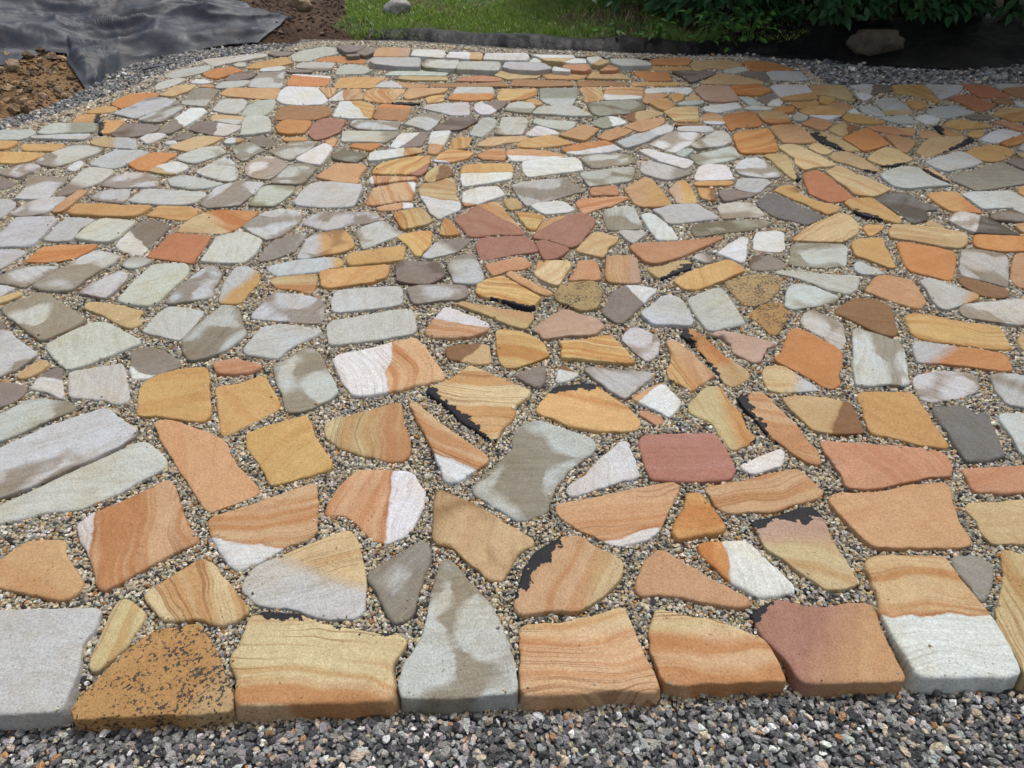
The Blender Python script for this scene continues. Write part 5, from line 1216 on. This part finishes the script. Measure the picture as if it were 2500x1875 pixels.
def leaf_mesh(P, Rm, S):
    V = (np.einsum('nij,kj->nki', Rm, LEAF) * S[:, None, None] + P[:, None, :]).reshape(-1, 3); k = len(LEAF); F = []
    for i in range(len(P)): F += [tuple(j + i * k for j in f) for f in LEAFF]
    return V, F
leaf_me = bpy.data.meshes.new('leaf'); leaf_me.from_pydata((LEAF * .12).tolist(), [], LEAFF); leaf_me.materials.append(M['leaf'])
def stem_mesh(base, tips, r):
    V, F = [], []
    for tp in tips:
        pts = [Vector(base) + (Vector(tp) - Vector(base)) * t + Vector((0, 0, .12 * math.sin(t * 3.14))) for t in np.linspace(0, 1, 6)]
        o = len(V)
        for i, p in enumerate(pts):
            rr = r * (1 - .75 * i / 5)
            for k in range(6): V.append((p.x + rr * math.cos(k * 1.047), p.y + rr * math.sin(k * 1.047), p.z))
        for i in range(5):
            for k in range(6): F.append((o + i * 6 + k, o + i * 6 + (k + 1) % 6, o + i * 6 + 6 + (k + 1) % 6, o + i * 6 + 6 + k))
    return V, F
def shrub(loc, rx, ry, h, n, label, nparts, zlow=.10, size=(.10, .165), mat='leaf'):
    x0, y0 = loc; zg = gz(x0, y0)
    root = tag(empty('leafy_shrub', (x0, y0, zg)), label, 'shrub', 'broadleaf shrubs along the back')
    u = nr.normal(0, 1, (n, 3)); u /= np.linalg.norm(u, axis=1)[:, None]
    rr = nr.uniform(.35, 1, n) ** .45 * (.78 + .42 * fbm(u[:, 0] * 2.2 + x0, u[:, 1] * 2.2 + u[:, 2] * 2.6, 3, 2))
    zt = nr.random(n) ** 1.25
    prof = (1 - .55 * zt ** 3) * (.86 + .14 * sstep(0, .25, zt))
    u[:, 2] *= .35; u /= np.linalg.norm(u, axis=1)[:, None]
    P = np.column_stack([u[:, 0] * rr * prof * rx, u[:, 1] * rr * prof * ry, zlow + zt * h])
    S = nr.uniform(*size, n); Rm = leaf_frames(n, u * np.array([1, 1, .4]))
    # the outermost leaves on the patio side are leaves of their own
    wy = P[:, 1] + y0; wz = P[:, 2] + zg
    vis = np.where((np.abs(P[:, 0] + x0) < .70 * (wy * .78 + .96)) & (wz < 1.55 - wy * .178 + .06) & (wz > .1), -wy, -1e9)
    pick = np.argsort(-vis)[:nparts]; pick = pick[vis[pick] > -1e8]
    restm = np.ones(n, bool); restm[pick] = False
    V, F = leaf_mesh(P[restm], Rm[restm], S[restm])
    o = mk('foliage', V.tolist(), F, M[mat], root); o['kind'] = 'stuff'
    for i in pick:
        l = bpy.data.objects.new('leaf', leaf_me); COL.objects.link(l); l.parent = root
        l.matrix_local = Matrix.Translation(Vector(P[i])) @ Matrix(Rm[i].tolist()).to_4x4() @ Matrix.Scale(S[i] / .12, 4)
    tips = [tuple(P[i] * .8) for i in nr.integers(0, n, 9)]
    V, F = stem_mesh((0, 0, -.05), tips, .022); mk('stem', V, F, M['bark'], root)
    return root
SH = [((1.10, 8.55), .85, .75, 2.0, 1700, 'dark green broadleaf shrub beside the open lawn', 24),
      ((2.05, 7.75), .85, .75, 2.2, 2600, 'dark green broadleaf shrub above the pale green weeds', 30),
      ((2.95, 7.70), .80, .75, 2.3, 2600, 'dark green broadleaf shrub behind the brown boulder', 30),
      ((3.9, 7.85), .85, .75, 2.3, 2600, 'dark green broadleaf shrub behind the black fabric sheet', 26),
      ((4.9, 7.8), .85, .8, 2.4, 1800, 'dark green broadleaf shrub at the far end of the hedge', 22),
      ((6.0, 7.9), .9, .9, 2.4, 1200, 'dark green broadleaf shrub past the hedge end', 0)]
for a in SH: shrub(*a)
def weed(loc, n, r, h, label):
    x0, y0 = loc; root = tag(empty('weed_plant', (x0, y0, gz(x0, y0))), label, 'weed', 'weeds at the foot of the shrubs')
    P = np.column_stack([nr.normal(0, r * .5, n), nr.normal(0, r * .5, n), nr.uniform(.15, 1, n) * h])
    u = P * np.array([1, 1, 0]); u /= np.linalg.norm(u, axis=1)[:, None] + 1e-6
    V, F = leaf_mesh(P, leaf_frames(n, u, (-.1, .5)), nr.uniform(.045, .085, n))
    o = mk('foliage', V.tolist(), F, M['weed'], root); o['kind'] = 'stuff'
    V, F = stem_mesh((0, 0, -.02), [tuple(P[i]) for i in range(0, n, max(1, n // 9))], .004); mk('stem', V, F, M['weed'], root)
weed((1.30, 6.92), 40, .16, .22, 'low pale green weed where the lawn meets the shrubs')
weed((1.75, 6.78), 70, .22, .30, 'bushy pale green weed behind the back corner of the patio')
weed((2.10, 6.85), 60, .20, .26, 'pale green weed beside the black fabric sheet')
weed((.95, 7.0), 34, .18, .14, 'flat green weed in the lawn behind the fabric strip')
# tree whose crown hangs over the shrubs (its shade is in the picture)
tr = tag(empty('broadleaf_tree', (4.6, 9.2, gz(4.6, 9.2))), 'broadleaf tree whose crown shades the shrubs and the boulder', 'tree')
V, F = [], []
for i in range(9):
    z = i * .42; rr = .17 * (1 - .055 * i)
    for k in range(10): V.append((.10 * math.sin(i * .6) + rr * math.cos(k * .6283), -.16 * i * .3 + rr * math.sin(k * .6283), z - .1))
for i in range(8):
    for k in range(10): F.append((i * 10 + k, i * 10 + (k + 1) % 10, i * 10 + 10 + (k + 1) % 10, i * 10 + 10 + k))
mk('trunk', V, F, M['bark'], tr, smooth=True)
V, F = stem_mesh((0, -.3, 1.8), [(-1.6, -1.6, 2.6), (1.5, -1.3, 2.9), (-.4, -2.1, 2.7), (.4, .9, 3.1), (-1.8, .4, 3.0), (1.2, -2., 2.5)], .08); mk('limb', V, F, M['bark'], tr)
n = 8200
u = nr.normal(0, 1, (n, 3)); u /= np.linalg.norm(u, axis=1)[:, None]
P = u * (nr.uniform(.05, 1, n) ** .4)[:, None] * np.array([3.3, 2.7, 1.0]) + np.array([.2, -1.6, 2.75])
V, F = leaf_mesh(P, leaf_frames(n, u), nr.uniform(.16, .28, n))
o = mk('crown', V.tolist(), F, M['leaf'], tr); o['kind'] = 'stuff'
